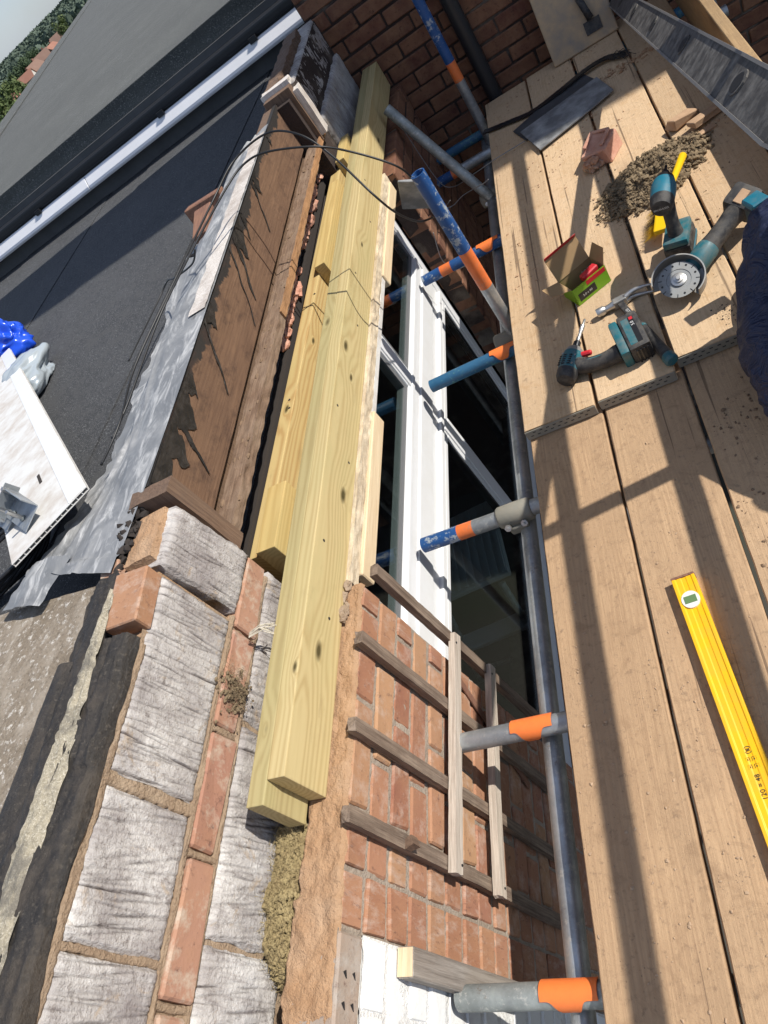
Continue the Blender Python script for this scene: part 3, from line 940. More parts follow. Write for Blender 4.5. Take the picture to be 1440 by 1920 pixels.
# bed joint lump at the open perpend of the upper blocks
def mortar_strip(name, p0, p1, wid, axis, bulge, seed, mat='mortar_buff'):
    """a raked-out joint: uneven ribbon of mortar standing on the wall face"""
    p0, p1 = Vector(p0), Vector(p1)
    L = (p1 - p0).length
    ax = Vector(axis)
    def fn(u, v):
        p = p0 + (p1 - p0) * v
        t = (u - 0.5) * 2
        e = 1 + 0.6 * nz(v * L * 16, (1 if t > 0 else 2), seed) + 0.35 * nz(v * L * 130, (1 if t > 0 else 2), seed + 3)
        h = 0.75 * bulge * max(0.0, 1 - t ** 4) ** 0.5 * (0.8 + 0.7 * nz(v * L * 14, u * 1.0, seed) + 0.25 * nz(v * L * 90, u * 5, seed + 1)) - 0.004 * (abs(t) > 0.99)
        return p + ax * (t * wid / 2 * e) + Vector((h, 0, 0))
    return build(MB().grid(10, max(8, int(L / 0.0035)), fn), name, mat, wall, smooth='all')
mortar_strip('squeezed_mortar', (XI - .006, .413, .553), (XI - .006, .413, .768), .026, (0, 1, 0), .010, 1)
mortar_strip('squeezed_mortar', (XI - .006, -.34, .5505), (XI - .006, .83, .5505), .013, (0, 0, 1), .008, 2)
mortar_strip('squeezed_mortar', (XI - .006, -.34, .4735), (XI - .006, .98, .4735), .012, (0, 0, 1), .008, 3)
mortar_strip('squeezed_mortar', (XI - .006, .17, .553), (XI - .006, .17, .768), .014, (0, 1, 0), .005, 4)
mortar_strip('squeezed_mortar', (XI - .008, -.34, .757), (XI - .008, .66, .757), .022, (0, 0, 1), .009, 5)
for i, yj in enumerate((.5785, .3445, .1185, -.115)):
    mortar_strip('squeezed_mortar', (XI - .006, yj, .476), (XI - .006, yj, .548), .014, (0, 1, 0), .008, 10 + i)
# wall below and beyond the window, pier and its bricks
build(MB().bounds(-1.16, -0.87, 0.97, 3.12, -2.7, -1.2), 'sill_wall', 'mortar_dark', wall)
pier = empty('brick_pier', (-0.95, 3.6, -2.7), 'shaded red brick pier between the window and the tall brick house wall', 'wall')
for k in range(15):
    zc = 0.33 - 0.078 * k - BH / 2
    for (a, b) in spans(3.1, 4.08, 0.225, 3.1 + (0.1125 if k % 2 else 0)):
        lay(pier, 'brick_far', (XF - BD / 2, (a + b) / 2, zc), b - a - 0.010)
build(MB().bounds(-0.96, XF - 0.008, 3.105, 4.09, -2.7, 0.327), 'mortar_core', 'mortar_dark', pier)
for i, (a, b) in enumerate(((3.32, 3.70), (3.71, 4.08))):
    scored_block('scored_block', a, b, 0.36, 0.62, XI, 0.1, 60 + i, pier)
    scored_block('scored_block', a, b, 0.635, 0.80, XI - 0.02, 0.1, 64 + i, pier)
build(MB().bounds(-1.16, XI - 0.02, 3.11, 4.09, -2.7, 0.79), 'block_core', 'mortar_dark', pier)

# tall brick house wall at the end of the scaffold
house = empty('house_wall', (1.8, 4.4, -2.7), 'tall dark red brick house wall in shade at the far end of the scaffold', 'wall')
for k in range(28):
    zc = 1.15 - 0.078 * k
    for (a, b) in spans(-1.12, 0.9, 0.225, -1.12 + (0.1125 if k % 2 else 0)):
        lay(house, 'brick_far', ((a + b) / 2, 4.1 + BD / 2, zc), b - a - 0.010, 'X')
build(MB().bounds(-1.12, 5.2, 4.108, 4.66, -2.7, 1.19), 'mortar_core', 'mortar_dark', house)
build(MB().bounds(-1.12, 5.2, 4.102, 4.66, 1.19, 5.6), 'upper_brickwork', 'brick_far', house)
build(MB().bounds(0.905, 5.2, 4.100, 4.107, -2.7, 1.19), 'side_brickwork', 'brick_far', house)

# mineral wool in the cavity and other fibrous stuff
def fibres(mb, pts, n, ln, r, spread=1.0):
    for _ in range(n):
        p, rad = pts(r)
        d = Vector((r.gauss(0, 1), r.gauss(0, 1), r.gauss(0, 0.7) * spread)).normalized()
        l = ln * r.uniform(0.4, 1.3)
        w = d.orthogonal().normalized() * rad
        q = d.cross(w)
        a, b = p - d * l / 2, p + d * l / 2 + Vector((r.uniform(-1, 1), r.uniform(-1, 1), r.uniform(-1, 1))) * l * 0.2
        mb.add([a + w, a - w * .5 + q * .87, a - w * .5 - q * .87, b], [(0, 1, 2), (0, 3, 1), (1, 3, 2), (2, 3, 0)])
rw = random.Random(3)
def wool_clumps(mb, pt, n, r0, r1, sub=1):
    for i in range(n):
        rock(mb, pt(rw), rw.uniform(r0, r1), (1, 1.1, .9), 0.7, sub, i * 1.37)
wl = MB()
def wz(y):
    return 0.338 - 0.13 * smoothstep(0.24, 0.10, y) + 0.012 * nz(y * 18, 4)
wool_clumps(wl, lambda r: (lambda y: (-1.004 + r.uniform(-.04, .04), y, wz(y) - .03))(r.uniform(-.15, .44)), 130, .014, .028, 2)
wool_clumps(wl, lambda r: (lambda y, x: (x, y, wz(y) + .010 * nz(x * 60, y * 60) - 12 * (x + 1.004) ** 2))(r.uniform(-.15, .44), -1.004 + r.uniform(-.042, .042)), 4200, .0016, .0052)
fibres(wl, lambda r: (lambda y: (Vector((-1.004 + r.gauss(0, .02), y, wz(y) + r.gauss(0, .008))), 0.0006))(r.uniform(-.15, .44)), 4500, 0.013, rw)
tag(build(wl, 'cavity_insulation', 'wool'), 'tufts of yellow-brown mineral wool packed in the wall cavity', 'insulation', kind='stuff')
tuft = MB()
wool_clumps(tuft, lambda r: (-1.046 + r.gauss(0, .004), 0.66 + r.gauss(0, .022), 0.515 + r.gauss(0, .02)), 150, .002, .0055)
fibres(tuft, lambda r: (Vector((-1.036 + r.gauss(0, .008), 0.665 + r.gauss(0, .024), 0.515 + r.gauss(0, .02))), 0.0007), 500, 0.011, rw)
tag(build(tuft, 'insulation_tuft', 'wool_dark'), 'small dark tuft of mineral wool caught on the inner leaf beside the timbers', 'insulation', kind='stuff')

# torn felt, yellow grit band, coping, lead
def felt(u, v):
    y = -0.5 + (1.165 + 0.165 * smoothstep(0.5, 0.62, u)) * v
    prof = [(-1.050, 0.764), (-1.052, 0.780), (-1.06, 0.789), (-1.095, 0.792), (-1.13, 0.795), (-1.165, 0.797), (-1.20, 0.792), (-1.235, 0.779)]
    t = u * (len(prof) - 1)
    i = min(int(t), len(prof) - 2)
    f = t - i
    x = prof[i][0] * (1 - f) + prof[i + 1][0] * f
    z = prof[i][1] * (1 - f) + prof[i + 1][1] * f
    k = 1 - u
    x += (0.007 * nz(y * 7, 1) + 0.004 * nz(y * 26, 2)) * (1 if u < 0.3 else 0.4)
    z += 0.008 * nz(y * 6, u * 5, 4) + 0.005 * nz(y * 17, u * 11, 6) + 0.004 * max(0.0, 1 - abs(nz(y * 9 + u * 3, u * 7, 12)) * 8) + (0.006 if 0.16 < u < 0.42 and y > 0.42 else 0)
    return Vector((x, y, z))
fo = MB().grid(48, 240, felt)
fs_ob = tag(build(fo, 'felt_strip', 'felt_strip', smooth='all'), 'torn black-brown bitumen felt strip along the top of the block wall', 'roofing felt')
def ygrit(u, v):
    y = -0.5 + 1.28 * v
    lo = -1.116 + 0.008 * nz(y * 5, 3) + 0.004 * nz(y * 23, 3) + 0.012 * math.sin(y * 5)
    hi = -1.160 - 0.010 * nz(y * 6, 7) - 0.005 * nz(y * 27, 7) + 0.02 * smoothstep(0.6, 0.78, y) - 0.012 * smoothstep(0.45, 0.2, y)
    x = lo + (hi - lo) * u
    p = felt(max(0, min(1, (-1.050 - x) / 0.185)), (y + 0.5) / 1.28)
    return Vector((x, y, p.z + 0.004 + (0.004 + 0.002 * nz(x * 60, y * 60)) * math.sin(math.pi * u)))
build(MB().grid(10, 220, ygrit), 'yellow_grit_band', 'yellow_felt', fs_ob, smooth='all')
def slabf(poly, z, t):
    return MB().prism([(x, y, z) for x, y in poly], (0, 0, t))
cs = MB()
def slab_fn(u, v):
    y = -0.55 + v * (1.41 + 0.075 * (1 - u) * 1.0)
    x = -1.93 + u * (1.93 - 1.225)
    e = 0.03 if (u in (0, 1) or v in (0, 1)) else 0
    return Vector((x, y, 0.772 - e + 0.002 * nz(x * 30, y * 30) - 0.02 * smoothstep(0.75, 1.0, u) * 0))
cs.grid(40, 80, slab_fn)
tag(build(cs, 'coping_slab', 'slab', base=(-1.6, 0.2, 0.72)), 'gritty brown parapet coping flecked with white at the lower left', 'coping')
lip = MB()  # black strip standing in for the dark gap beside the coping
lip.grid(60, 8, lambda u, v: Vector((-1.215 - 0.055 * v - 0.05 * (1 - u) * v, -0.5 + 1.15 * u, 0.783 + 0.010 * math.sin(3 * v) - 0.004 * v + 0.003 * nz(u * 30, v * 5))))
tag(build(lip, 'dark_gap_strip', 'felt_strip', smooth='all'), 'thin black strip in place of the dark gap between coping and yellow grit', 'roofing felt')

OUT = [(0.00, -1.53, 0.955, 0.786), (0.10, -1.50, 1.10, 0.765), (0.24, -1.53, 1.40, 0.69), (0.42, -1.60, 1.80, 0.66), (0.62, -1.66, 2.30, 0.645), (0.80, -1.58, 2.62, 0.67), (0.93, -1.45, 2.82, 0.72), (1.0, -1.30, 2.90, 0.78)]
INN = [(0.00, -1.165, 0.832, 0.795), (0.10, -1.135, 1.08, 0.806), (0.24, -1.128, 1.38, 0.808), (0.42, -1.126, 1.78, 0.809), (0.62, -1.126, 2.25, 0.81), (0.80, -1.126, 2.58, 0.81), (0.93, -1.126, 2.80, 0.812), (1.0, -1.126, 2.93, 0.812)]
def lerp_tab(tab, t):
    for a, b in zip(tab, tab[1:]):
        if t <= b[0]:
            f = (t - a[0]) / (b[0] - a[0])
            f = f * f * (3 - 2 * f) * 0.4 + f * 0.6
            return Vector([a[i] * (1 - f) + b[i] * f for i in (1, 2, 3)])
    return Vector(tab[-1][1:])
def leadf(u, v):
    o, i = lerp_tab(OUT, v), lerp_tab(INN, v)
    if u > 0.85:
        o += Vector((0.045 * nz(v * 13, 2) + 0.012 * nz(v * 50, 3), 0.015 * nz(v * 30, 9), 0.010 * nz(v * 40, 5))) * ((u - 0.85) / 0.15)
    p = i + (o - i) * u
    zf = i.z + (o.z - i.z) * smoothstep(0.22, 0.92, u)
    k = smoothstep(0.12, 0.35, u)
    p.z = zf + k * (0.020 * nz(u * 2.0, v * 4.5, 1) + 0.003 * nz(u * 6, v * 14, 4))
    for (c0, amp, wd, ph) in ((0.38, 0.012, 0.030, 0.0), (0.62, 0.016, 0.040, 2.0), (0.84, 0.012, 0.030, 4.0)):
        cc = c0 + 0.09 * nz(v * 5, ph, 2)
        p.z += amp * math.exp(-((u - cc) / wd) ** 2) * (0.6 + 0.8 * nz(v * 8, ph, 7))
    p.z += k * 0.003 * max(0.0, 1 - abs(nz(u * 1.2 + v * 3, v * 4 - u * 2, 8)) * 6)
    if v < 0.02:
        p.z += 0.006
    return p
ld = MB().grid(70, 260, leadf)
lead = build(ld, 'lead_flashing', 'lead', smooth='all')
tag(lead, 'crumpled grey-white lead flashing draped over the roof kerb', 'flashing')
build(MB().grid(2, 60, lambda u, v: Vector((-1.130 - 0.0655 * u - 0.012 * nz(v * 22, 4) * u, 1.72 + 1.15 * v, 0.8135 + 0.002 * nz(v * 40, u)))), 'white_edge', 'white_wood', lead)  # separate whiter strip along the top of the lead
fl = MB().grid(14, 14, lambda u, v: Vector((-1.565 + 0.16 * u + 0.05 * v, 0.86 + 0.12 * v - 0.03 * u, 0.793 + 0.014 * math.sin(3 * u) + 0.006 * nz(u * 4, v * 4))))
build(fl, 'torn_flap', 'lead', lead, smooth='all')

# ================================================================== NEW TIMBERS
def joist(name, x0, x1, y0, y1, z0, z1, mat, label, cat='timber', group=None):
    mb = MB()
    mb.bounds(x0, x1, y0, y1, z0, z1)
    o = build(mb, name, mat, base=((x0 + x1) / 2, y0, z0), bevel=0.0025, seg=2)
    return tag(o, label, cat, group)
ZT0, ZT1 = 0.3515, 0.4835
ja = joist('timber_joist', -0.9475, -0.905, 0.476, 4.07, ZT0, ZT1, 'pine_a', 'front new treated pine joist with large knots, nearest the scaffold')
jb = joist('timber_joist', -0.9905, -0.9485, 0.430, 4.08, ZT0 + 0.001, ZT1 - 0.001, 'pine_b', 'back joist of the new pair, reaching furthest towards the viewer')
jc = joist('timber_joist', -1.140, -1.092, 1.072, 3.42, 0.335, 0.458, 'pine_c', 'shorter inner new pine joist behind the small packing blocks')
jc.rotation_euler.z = -0.018
joist('packing_block', -1.090, -1.030, 1.056, 1.275, 0.375, 0.486, 'pine_d', 'near packing block flush with the sawn end of the inner joist', 'timber block', 'packing blocks between the joists')
joist('packing_block', -1.070, -1.026, 2.32, 2.95, 0.375, 0.487, 'pine_d', 'long middle packing block between inner joist and the pair', 'timber block', 'packing blocks between the joists')
joist('packing_block', -1.058, -1.014, 3.12, 3.36, 0.375, 0.490, 'pine_d', 'far packing block between the joists near the brick house', 'timber block', 'packing blocks between the joists')
def screws(parent, pts, n):
    m = MB()
    for p in pts:
        m.tube(p, Vector(p) + Vector(n) * 0.0016, 0.0042, 8)
    build(m, 'screw_hole', 'dirt_and_gap_dark', parent)
screws(ja, [(-0.9062, y, z) for y, z in ((0.86, .40), (1.05, .45), (1.36, .385), (1.52, .46), (1.95, .41), (2.2, .45), (2.62, .40), (2.85, .46))], (1, 0, 0))
screws(jc, [(-1.105, 1.62, 0.4575), (-1.112, 1.66, 0.4575), (-1.095, 2.2, 0.4575)], (0, 0, 1))

# old painted strips under the joists at the window head
st = empty('window_head_strip', (-0.9, 2, 0.30), 'flaking cream painted strip over the window head under the front joist', 'trim')
def rag(x0, x1, y0, y1, z0, z1, amp, n=120):
    m = MB()
    def fn(u, v):
        y = y0 + (y1 - y0) * v
        cor = [(x1, z1), (x1, z0), (x0, z0), (x0, z1), (x1, z1)]
        t = u * 4
        i = min(int(t), 3)
        f = t - i
        x = cor[i][0] * (1 - f) + cor[i + 1][0] * f
        z = cor[i][1] * (1 - f) + cor[i + 1][1] * f
        return Vector((x + amp * nz(y * 30, z * 60), y + 0, z + amp * nz(y * 22, x * 60, 4)))
    m.grid(16, n, fn)
    k = n * 17
    m.f.append(list(range(16)))
    m.f.append([k + i for i in range(16)][::-1])
    return m
build(rag(-0.935, -0.895, 0.99, 3.1, 0.312, 0.350, 0.004, 240), 'rough_head', 'cream', st)
build(MB().bounds(-0.928, -0.897, 1.28, 3.09, 0.285, 0.3115), 'white_bead', 'upvc_dirty', st, bevel=0.003)
tag(build(MB().bounds(-0.914, -0.888, 2.36, 3.08, 0.262, 0.315), 'timber_fillet', 'cream_new', bevel=0.003), 'short pale softwood fillet under the joist at the far half of the window', 'trim', 'fillets at the window head')
tag(build(MB().bounds(-0.914, -0.886, 1.03, 1.63, 0.256, 0.312), 'timber_fillet', 'cream_new', bevel=0.003), 'long pale softwood fillet under the joist at the near half of the window', 'trim', 'fillets at the window head')

# ================================================================== OLD TIMBER BOX KERB
kb = empty('timber_kerb', (-1.13, 2.1, 0.575), 'old brown boxed timber kerb streaked with black tar behind the new joists', 'timber kerb')
pm = MB()
pm.grid(4, 80, lambda u, v: Vector((-1.131 + 0.002 * nz(v * 20, u * 3), 1.055 + 2.09 * v, 0.612 + 0.19 * u)))
pm.grid(4, 2, lambda u, v: Vector((-1.131 - 0.02 * v, 1.055 + 2.09 * u, 0.803)))
build(pm, 'back_board', 'panel', kb)
build(MB().bounds(-1.20, -1.153, 1.055, 3.4, 0.56, 0.80), 'inner_framing', 'cheek', kb)
def tar(y, w, ln, slant, seed, parent):
    """a brushed run of tar from the top edge of the board, tapering and tearing"""
    m = MB()
    def fn(u, v):
        ww = w * (1 - v ** 1.6) * (0.8 + 0.5 * nz(v * 4, 1, seed))
        yc = y + slant * ln * v + 0.02 * nz(v * 3, 5, seed)
        e = (0.010 * nz(v * 14, 2 if u > .5 else 3, seed) + 0.006 * nz(v * 40, 2 if u > .5 else 3, seed)) * (1 - v)
        return Vector((-1.1278 + 0.0008 * nz(u * 9, v * 9), yc + (u - 0.5) * ww + (u - 0.5) * 2 * abs(e), 0.802 - ln * v + 0.008 * nz(u * 6, v * 3, seed) * v))
    m.grid(10, 40, fn)
    return build(m, 'tar_run', 'tar', parent)
for i, (y, w, ln, sl_) in enumerate(((2.86, .04, .04, -.6), (2.53, .07, .06, -.8), (2.48, .02, .13, -1.0), (2.27, .03, .07, -1.1), (2.17, .15, .08, -.9), (2.13, .035, .15, -1.2), (2.06, .012, .17, -1.2), (1.72, .10, .045, -.8), (1.67, .015, .14, -1.2), (1.42, .10, .05, -.4), (1.33, .16, .075, -.3), (1.21, .18, .085, -.2), (1.12, .16, .06, 0), (1.30, .03, .15, -.6))):
    tar(y, w, ln, sl_, i * 2.3, kb)
build(rag(-1.121, -1.062, 1.05, 3.28, 0.572, 0.603, 0.004, 200), 'bottom_rail', 'rail_brown', kb)
build(rag(-1.0615, -1.055, 1.9, 3.28, 0.580, 0.6055, 0.003, 160), 'split_edge', 'orange_wood', kb)
build(MB().bounds(-1.168, -1.142, 1.05, 3.4, 0.44, 0.47), 'gap_dark_ledge', 'dirt_and_gap_dark', kb)  # added ledge, coloured black for the shade in the gap behind the joist
build(rag(-1.175, -1.052, 1.002, 1.048, 0.570, 0.805, 0.004, 20), 'end_cheek', 'cheek', kb)
build(rag(-1.18, -1.05, 3.145, 3.19, 0.585, 0.825, 0.003, 20), 'end_cheek', 'cheek', kb)
build(rag(-1.052, -1.024, 3.16, 3.215, 0.60, 0.80, 0.005, 24), 'painted_post', 'white_wood', kb)
build(rag(-1.19, -1.05, 3.19, 3.24, 0.818, 0.842, 0.006, 24), 'painted_cap', 'white_wood', kb)
build(rag(-1.18, -1.11, 3.24, 3.9, 0.80, 0.84, 0.008, 40), 'cap_board', 'cheek', kb)
scrap = MB()
for i in range(120):
    y = rng.uniform(1.0, 3.2)
    rock(scrap, (-1.09 + rng.uniform(-.03, .03), y, 0.60 + rng.uniform(0, .004)), rng.uniform(.002, .007), (1, 2, .6), .6, 1, i)
build(scrap, 'loose_debris', 'dirt', kb)
tag(kb.children[-1], kind='stuff')
dk_ = MB()
for i in range(420):
    rock(dk_, (-1.165 + rng.gauss(0, .016), 0.93 + rng.gauss(0, .05), 0.765 + rng.uniform(-.03, .03)), rng.uniform(.003, .013), (1, 1, .8), .9, 1, i * 1.9)
build(dk_, 'black_debris', 'dirt_and_gap_dark', kb)
tag(kb.children[-1], kind='stuff')
rub = MB()
for i in range(60):
    rock(rub, (-1.150 + rng.uniform(-.01, .008), rng.uniform(1.9, 3.3), 0.488 + rng.uniform(-.01, .012)), rng.uniform(.010, .022), (1, 1.6, .8), .5, 2, i)
tag(build(rub, 'cavity_rubble', 'terracotta'), 'pink brick rubble lying in the gap between kerb and inner joist', 'rubble', kind='stuff')
ck = MB().box((-1.395, 2.62, 0.775), (0.16, 0.06, 0.07), Matrix.Rotation(0.15, 3, 'Z') @ Matrix.Rotation(0.1, 3, 'Y'), 0.006)
tag(build(ck, 'rotten_timber_chunk', 'rot', bevel=0.004), 'broken red-brown timber chunk lying across the lead, the farther one', 'timber chunk', 'rotten chunks on the lead')
ck = MB().box((-1.335, 2.40, 0.79), (0.07, 0.19, 0.05), Matrix.Rotation(0.1, 3, 'Z') @ Matrix.Rotation(0.12, 3, 'X'), 0.007)
tag(build(ck, 'rotten_timber_chunk', 'rot', bevel=0.004), 'flat rusty-brown timber chunk leaning on the lead, the nearer one', 'timber chunk', 'rotten chunks on the lead')
tag(build(MB().path([(-1.47, 2.40, 0.73), (-1.42, 2.37, 0.735), (-1.36, 2.31, 0.745)], 0.008, 6, [0.004, 0.009, 0.008]), 'wood_splinter', 'dirt_and_gap_dark'), 'thin black splinter on the roof beside the nearer timber chunk', 'splinter')

# ================================================================== WINDOW
win = empty('window', (-0.99, 2.05, -1.2), 'white plastic window with small top lights below the new joists', 'window')
XW = -0.97
def wf(name, y0, y1, z0, z1, x1=XW, d=0.06, mat='upvc', parent=None, bev=0.004):
    return build(MB().bounds(x1 - d, x1, y0, y1, z0, z1), name, mat, parent or win, bevel=bev, seg=2)
wf('head', 0.985, 3.10, 0.245, 0.33)
wf('sill', 0.985, 3.10, -1.20, -1.12, XW + 0.03, 0.09)
wf('jamb', 0.985, 1.05, -1.118, 0.243)
wf('jamb', 3.04, 3.10, -1.118, 0.243)
tr = wf('transom', 1.052, 3.038, -0.185, -0.095, XW + 0.002)
for (z0, z1, x) in ((-0.045, -0.026, XW + 0.004), (-0.093, -0.047, XW - 0.004), (-0.235, -0.187, XW - 0.004), (-0.262, -0.237, XW + 0.010), (-0.285, -0.264, XW - 0.006)):
    wf('transom_bead', 1.052, 3.038, z0, z1, x, 0.05, parent=tr, bev=0.003)
wf('mullion', 2.135, 2.20, -0.025, 0.243)
wf('mullion', 2.135, 2.20, -1.118, -0.287)
for (y0, y1, z0, z1) in ((1.052, 2.133, -0.025, 0.243), (2.202, 3.038, -0.025, 0.243), (1.052, 2.133, -1.118, -0.287), (2.202, 3.038, -1.118, -0.287)):
    s = empty('sash', (XW - 0.03, (y0 + y1) / 2, z0), None, None)
    s.parent = win
    s.location = WL[s.name] - WL[win.name]
    t = 0.028 if z0 < -0.5 else 0.012
    for (a, b, c, d) in ((y0, y1, z1 - t, z1), (y0, y1, z0, z0 + t), (y0, y0 + t, z0 + t, z1 - t), (y1 - t, y1, z0 + t, z1 - t)):
        build(MB().bounds(XW - 0.045, XW - 0.004, a + .001, b - .001, c + .001, d - .001), 'sash_rail', 'upvc', s, bevel=0.004, seg=2)
    t2 = t + (0.010 if z0 < -0.5 else 0.022)
    gk = MB()
    for (a, b, c, d) in ((y0 + t, y1 - t, z1 - t2, z1 - t), (y0 + t, y1 - t, z0 + t, z0 + t2), (y0 + t, y0 + t2, z0 + t2, z1 - t2), (y1 - t2, y1 - t, z0 + t2, z1 - t2)):
        gk.bounds(XW - 0.042, XW - 0.010, a, b, c, d)
    build(gk, 'gasket', 'gasket' if z0 < -0.5 else 'grey_bead', s)
    build(MB().bounds(XW - 0.018, XW - 0.014, y0 + t2, y1 - t2, z0 + t2, z1 - t2), 'pane', 'glass', s)

# steps standing in the dim room
sp = empty('folding_steps', (-1.22, 1.95, -1.4), 'dark grey ribbed folding steps standing in the dim room', 'steps')
rt = rotz(math.radians(8))
tp = MB()
tp.box((-1.22, 2.05, -0.95), (0.34, 0.46, 0.03), rt)
build(tp, 'platform', 'steps', sp, bevel=0.006)
for i in range(9):
    build(MB().box(Vector((-1.22, 2.05, -0.93)) + rt @ Vector((-0.15 + 0.0375 * i, 0, 0)), (0.018, 0.43, 0.012), rt), 'rib', 'steps', sp)
for sx in (-1, 1):
    for (y0, y1) in ((1.82, 1.62), (2.27, 2.42)):
        a = Vector((-1.22 + sx * 0.15, y0, -0.96))
        build(MB().tube(a, (a.x + sx * 0.03, y1, -1.39), 0.016, 10), 'leg', 'galv_dull', sp)
build(MB().box((-1.22, 1.72, -1.17), (0.36, 0.09, 0.025), rt), 'tread', 'steps', sp, bevel=0.004)
build(MB().tube((-1.37, 1.64, -1.32), (-1.06, 1.66, -1.32), 0.012, 8), 'cross_bar', 'galv_dull', sp)

# ================================================================== BATTENS ON THE WALL
def batten(y, z0, z1, x, w, t, mat, label, seed, cat='batten', group=None):
    r = random.Random(seed)
    m = MB()
    def fn(u, v):
        z = z0 + (z1 - z0) * v
        cor = [(0, -w / 2), (t, -w / 2), (t, w / 2), (0, w / 2), (0, -w / 2)]
        k = u * 4
        i = min(int(k), 3)
        f = k - i
        dx = cor[i][0] * (1 - f) + cor[i + 1][0] * f
        dy = cor[i][1] * (1 - f) + cor[i + 1][1] * f
        e = 0.006 if v in (0, 1) else 0.0018
        return Vector((x + dx + 0.0012 * nz(z * 30, seed), y + dy + 0.003 * nz(z * 3, seed, 2) + 0.0012 * nz(z * 40, u * 9, seed), z + e * nz(dx * 90, dy * 90, seed)))
    m.grid(12, 80, fn)
    m.f.append(list(range(12)))
    m.f.append([80 * 13 + i for i in range(12)][::-1])
    return tag(build(m, 'batten', mat), label, cat, group)
GB = 'weathered battens nailed upright to the brick wall'
batten(1.012, -0.62, 0.332, XF + 0.012, 0.030, 0.022, 'batten', 'weathered upright batten along the brick edge of the window', 1, group=GB)
batten(0.815, -0.72, 0.362, XF + 0.004, 0.030, 0.020, 'batten', 'weathered upright batten second from the window, wall side of the pale battens', 2, group=GB)
batten(0.612, -0.72, 0.364, XF + 0.004, 0.030, 0.020, 'batten', 'weathered upright batten in the middle of the brick wall', 3, group=GB)
bt = batten(0.435, -0.70, 0.362, XF + 0.004, 0.031, 0.020, 'batten', 'weathered upright batten with a nail block, nearest the white paint', 4, group=GB)
build(MB().box((XF + 0.032, 0.432, 0.155), (0.022, 0.022, 0.022), rotz(.4), 0.002), 'nail_block', 'cheek', bt)
def hbatten(z, y0, y1, x, label, seed):
    m = MB()
    w, t = 0.032, 0.020
    def fn(u, v):
        y = y0 + (y1 - y0) * v
        cor = [(0, -w / 2), (t, -w / 2), (t, w / 2), (0, w / 2), (0, -w / 2)]
        k = u * 4
        i = min(int(k), 3)
        f = k - i
        dx = cor[i][0] * (1 - f) + cor[i + 1][0] * f
        dz = cor[i][1] * (1 - f) + cor[i + 1][1] * f
        e = 0.006 if v in (0, 1) else 0.0012
        return Vector((x + dx + 0.001 * nz(y * 30, seed), y + e * nz(dx * 90, dz * 90, seed), z + dz + 0.003 * nz(y * 4, seed, 2) - 0.02 * (v - 0.5)))
    m.grid(12, 60, fn)
    m.f.append(list(range(12)))
    m.f.append([60 * 13 + i for i in range(12)][::-1])
    o = tag(build(m, 'cross_batten', 'batten_pale'), label, 'batten', 'pale battens nailed across the upright ones')
    for yn in (y0 + .02, y1 - .03):
        build(MB().tube((x + t, yn, z), (x + t + .002, yn, z), .003, 8), 'nail', 'gasket', o)
    return o
hbatten(-0.035, 0.412, 1.020, XF + 0.028, 'pale bleached batten nailed across the upright battens, the upper of two', 5)
hbatten(-0.250, 0.410, 1.025, XF + 0.028, 'pale bleached batten nailed across the upright battens, the lower of two', 6)
tag(build(MB().box((XF + 0.006, 0.86, -0.32), (0.004, 0.022, 0.50), Matrix.Rotation(math.radians(-20), 3, 'X')), 'rusty_strap', 'rot'), 'thin rusty steel strap slanting behind the pale battens', 'strap')
gp = build(MB().bounds(XF + 0.003, XF + 0.038, 0.198, 0.250, -0.36, 0.150), 'weathered_plank', 'plank_grey', bevel=0.003)
tag(gp, 'thick grey weathered plank with a pale sawn end fixed to the white painted bricks', 'plank')
build(MB().bounds(XF + 0.004, XF + 0.037, 0.200, 0.248, 0.150, 0.1515), 'sawn_end', 'cream_new', gp)

# broken slate left at the far window reveal
sl = MB().box((-0.80, 2.98, 0.25), (0.13, 0.24, 0.012), Matrix.Rotation(0.5, 3, 'Y') @ Matrix.Rotation(-0.9, 3, 'X'), 0.006)
tag(build(sl, 'hanging_slate', 'slate', bevel=0.002), 'grey slate hanging off the far window reveal beside the brick pier', 'slate')

# ================================================================== SCAFFOLD
TR = 0.02415
def tube_thing(name, p0, p1, label, bands, cat='scaffold tube', group=None):
    """bands: (start, end, material) fractions along the tube, each a painted length that is a part"""
    p0, p1 = Vector(p0), Vector(p1)
    root = empty(name, p0, label, cat, group)
    for (a, b, m) in bands:
        nm = {'blue': 'blue_length', 'orange_paint': 'orange_band', 'teal_paint': 'teal_length'}.get(m, 'steel_length')
        build(MB().tube(p0 + (p1 - p0) * a, p0 + (p1 - p0) * b, TR, 28, 0.0205), nm, m, root, smooth=True)
    return root
def cap(root, x, y, z, w=0.105, lobe=0.62):
    """orange plastic cover clipped over a tube along X"""
    m = MB()
    def fn(u, v):
        q = (u - 0.5) * w
        lob = math.exp(-((q + 0.004) / 0.026) ** 4)
        th0, th1 = math.radians(-75), math.radians(28 + 75 * lob)
        th = th0 + (th1 - th0) * v
        r = TR + 0.0035
        return Vector((x + q, y - r * math.sin(th), z + r * math.cos(th)))
    m.grid(26, 14, fn)
    n = len(m.v)
    inner = [Vector((p.x, y + (p.y - y) * 0.93, z + (p.z - z) * 0.93)) for p in m.v]
    m.add(inner, [f[::-1] for f in m.f[:]])
    build(m, 'coupler_cover', 'orange', root, smooth=True)
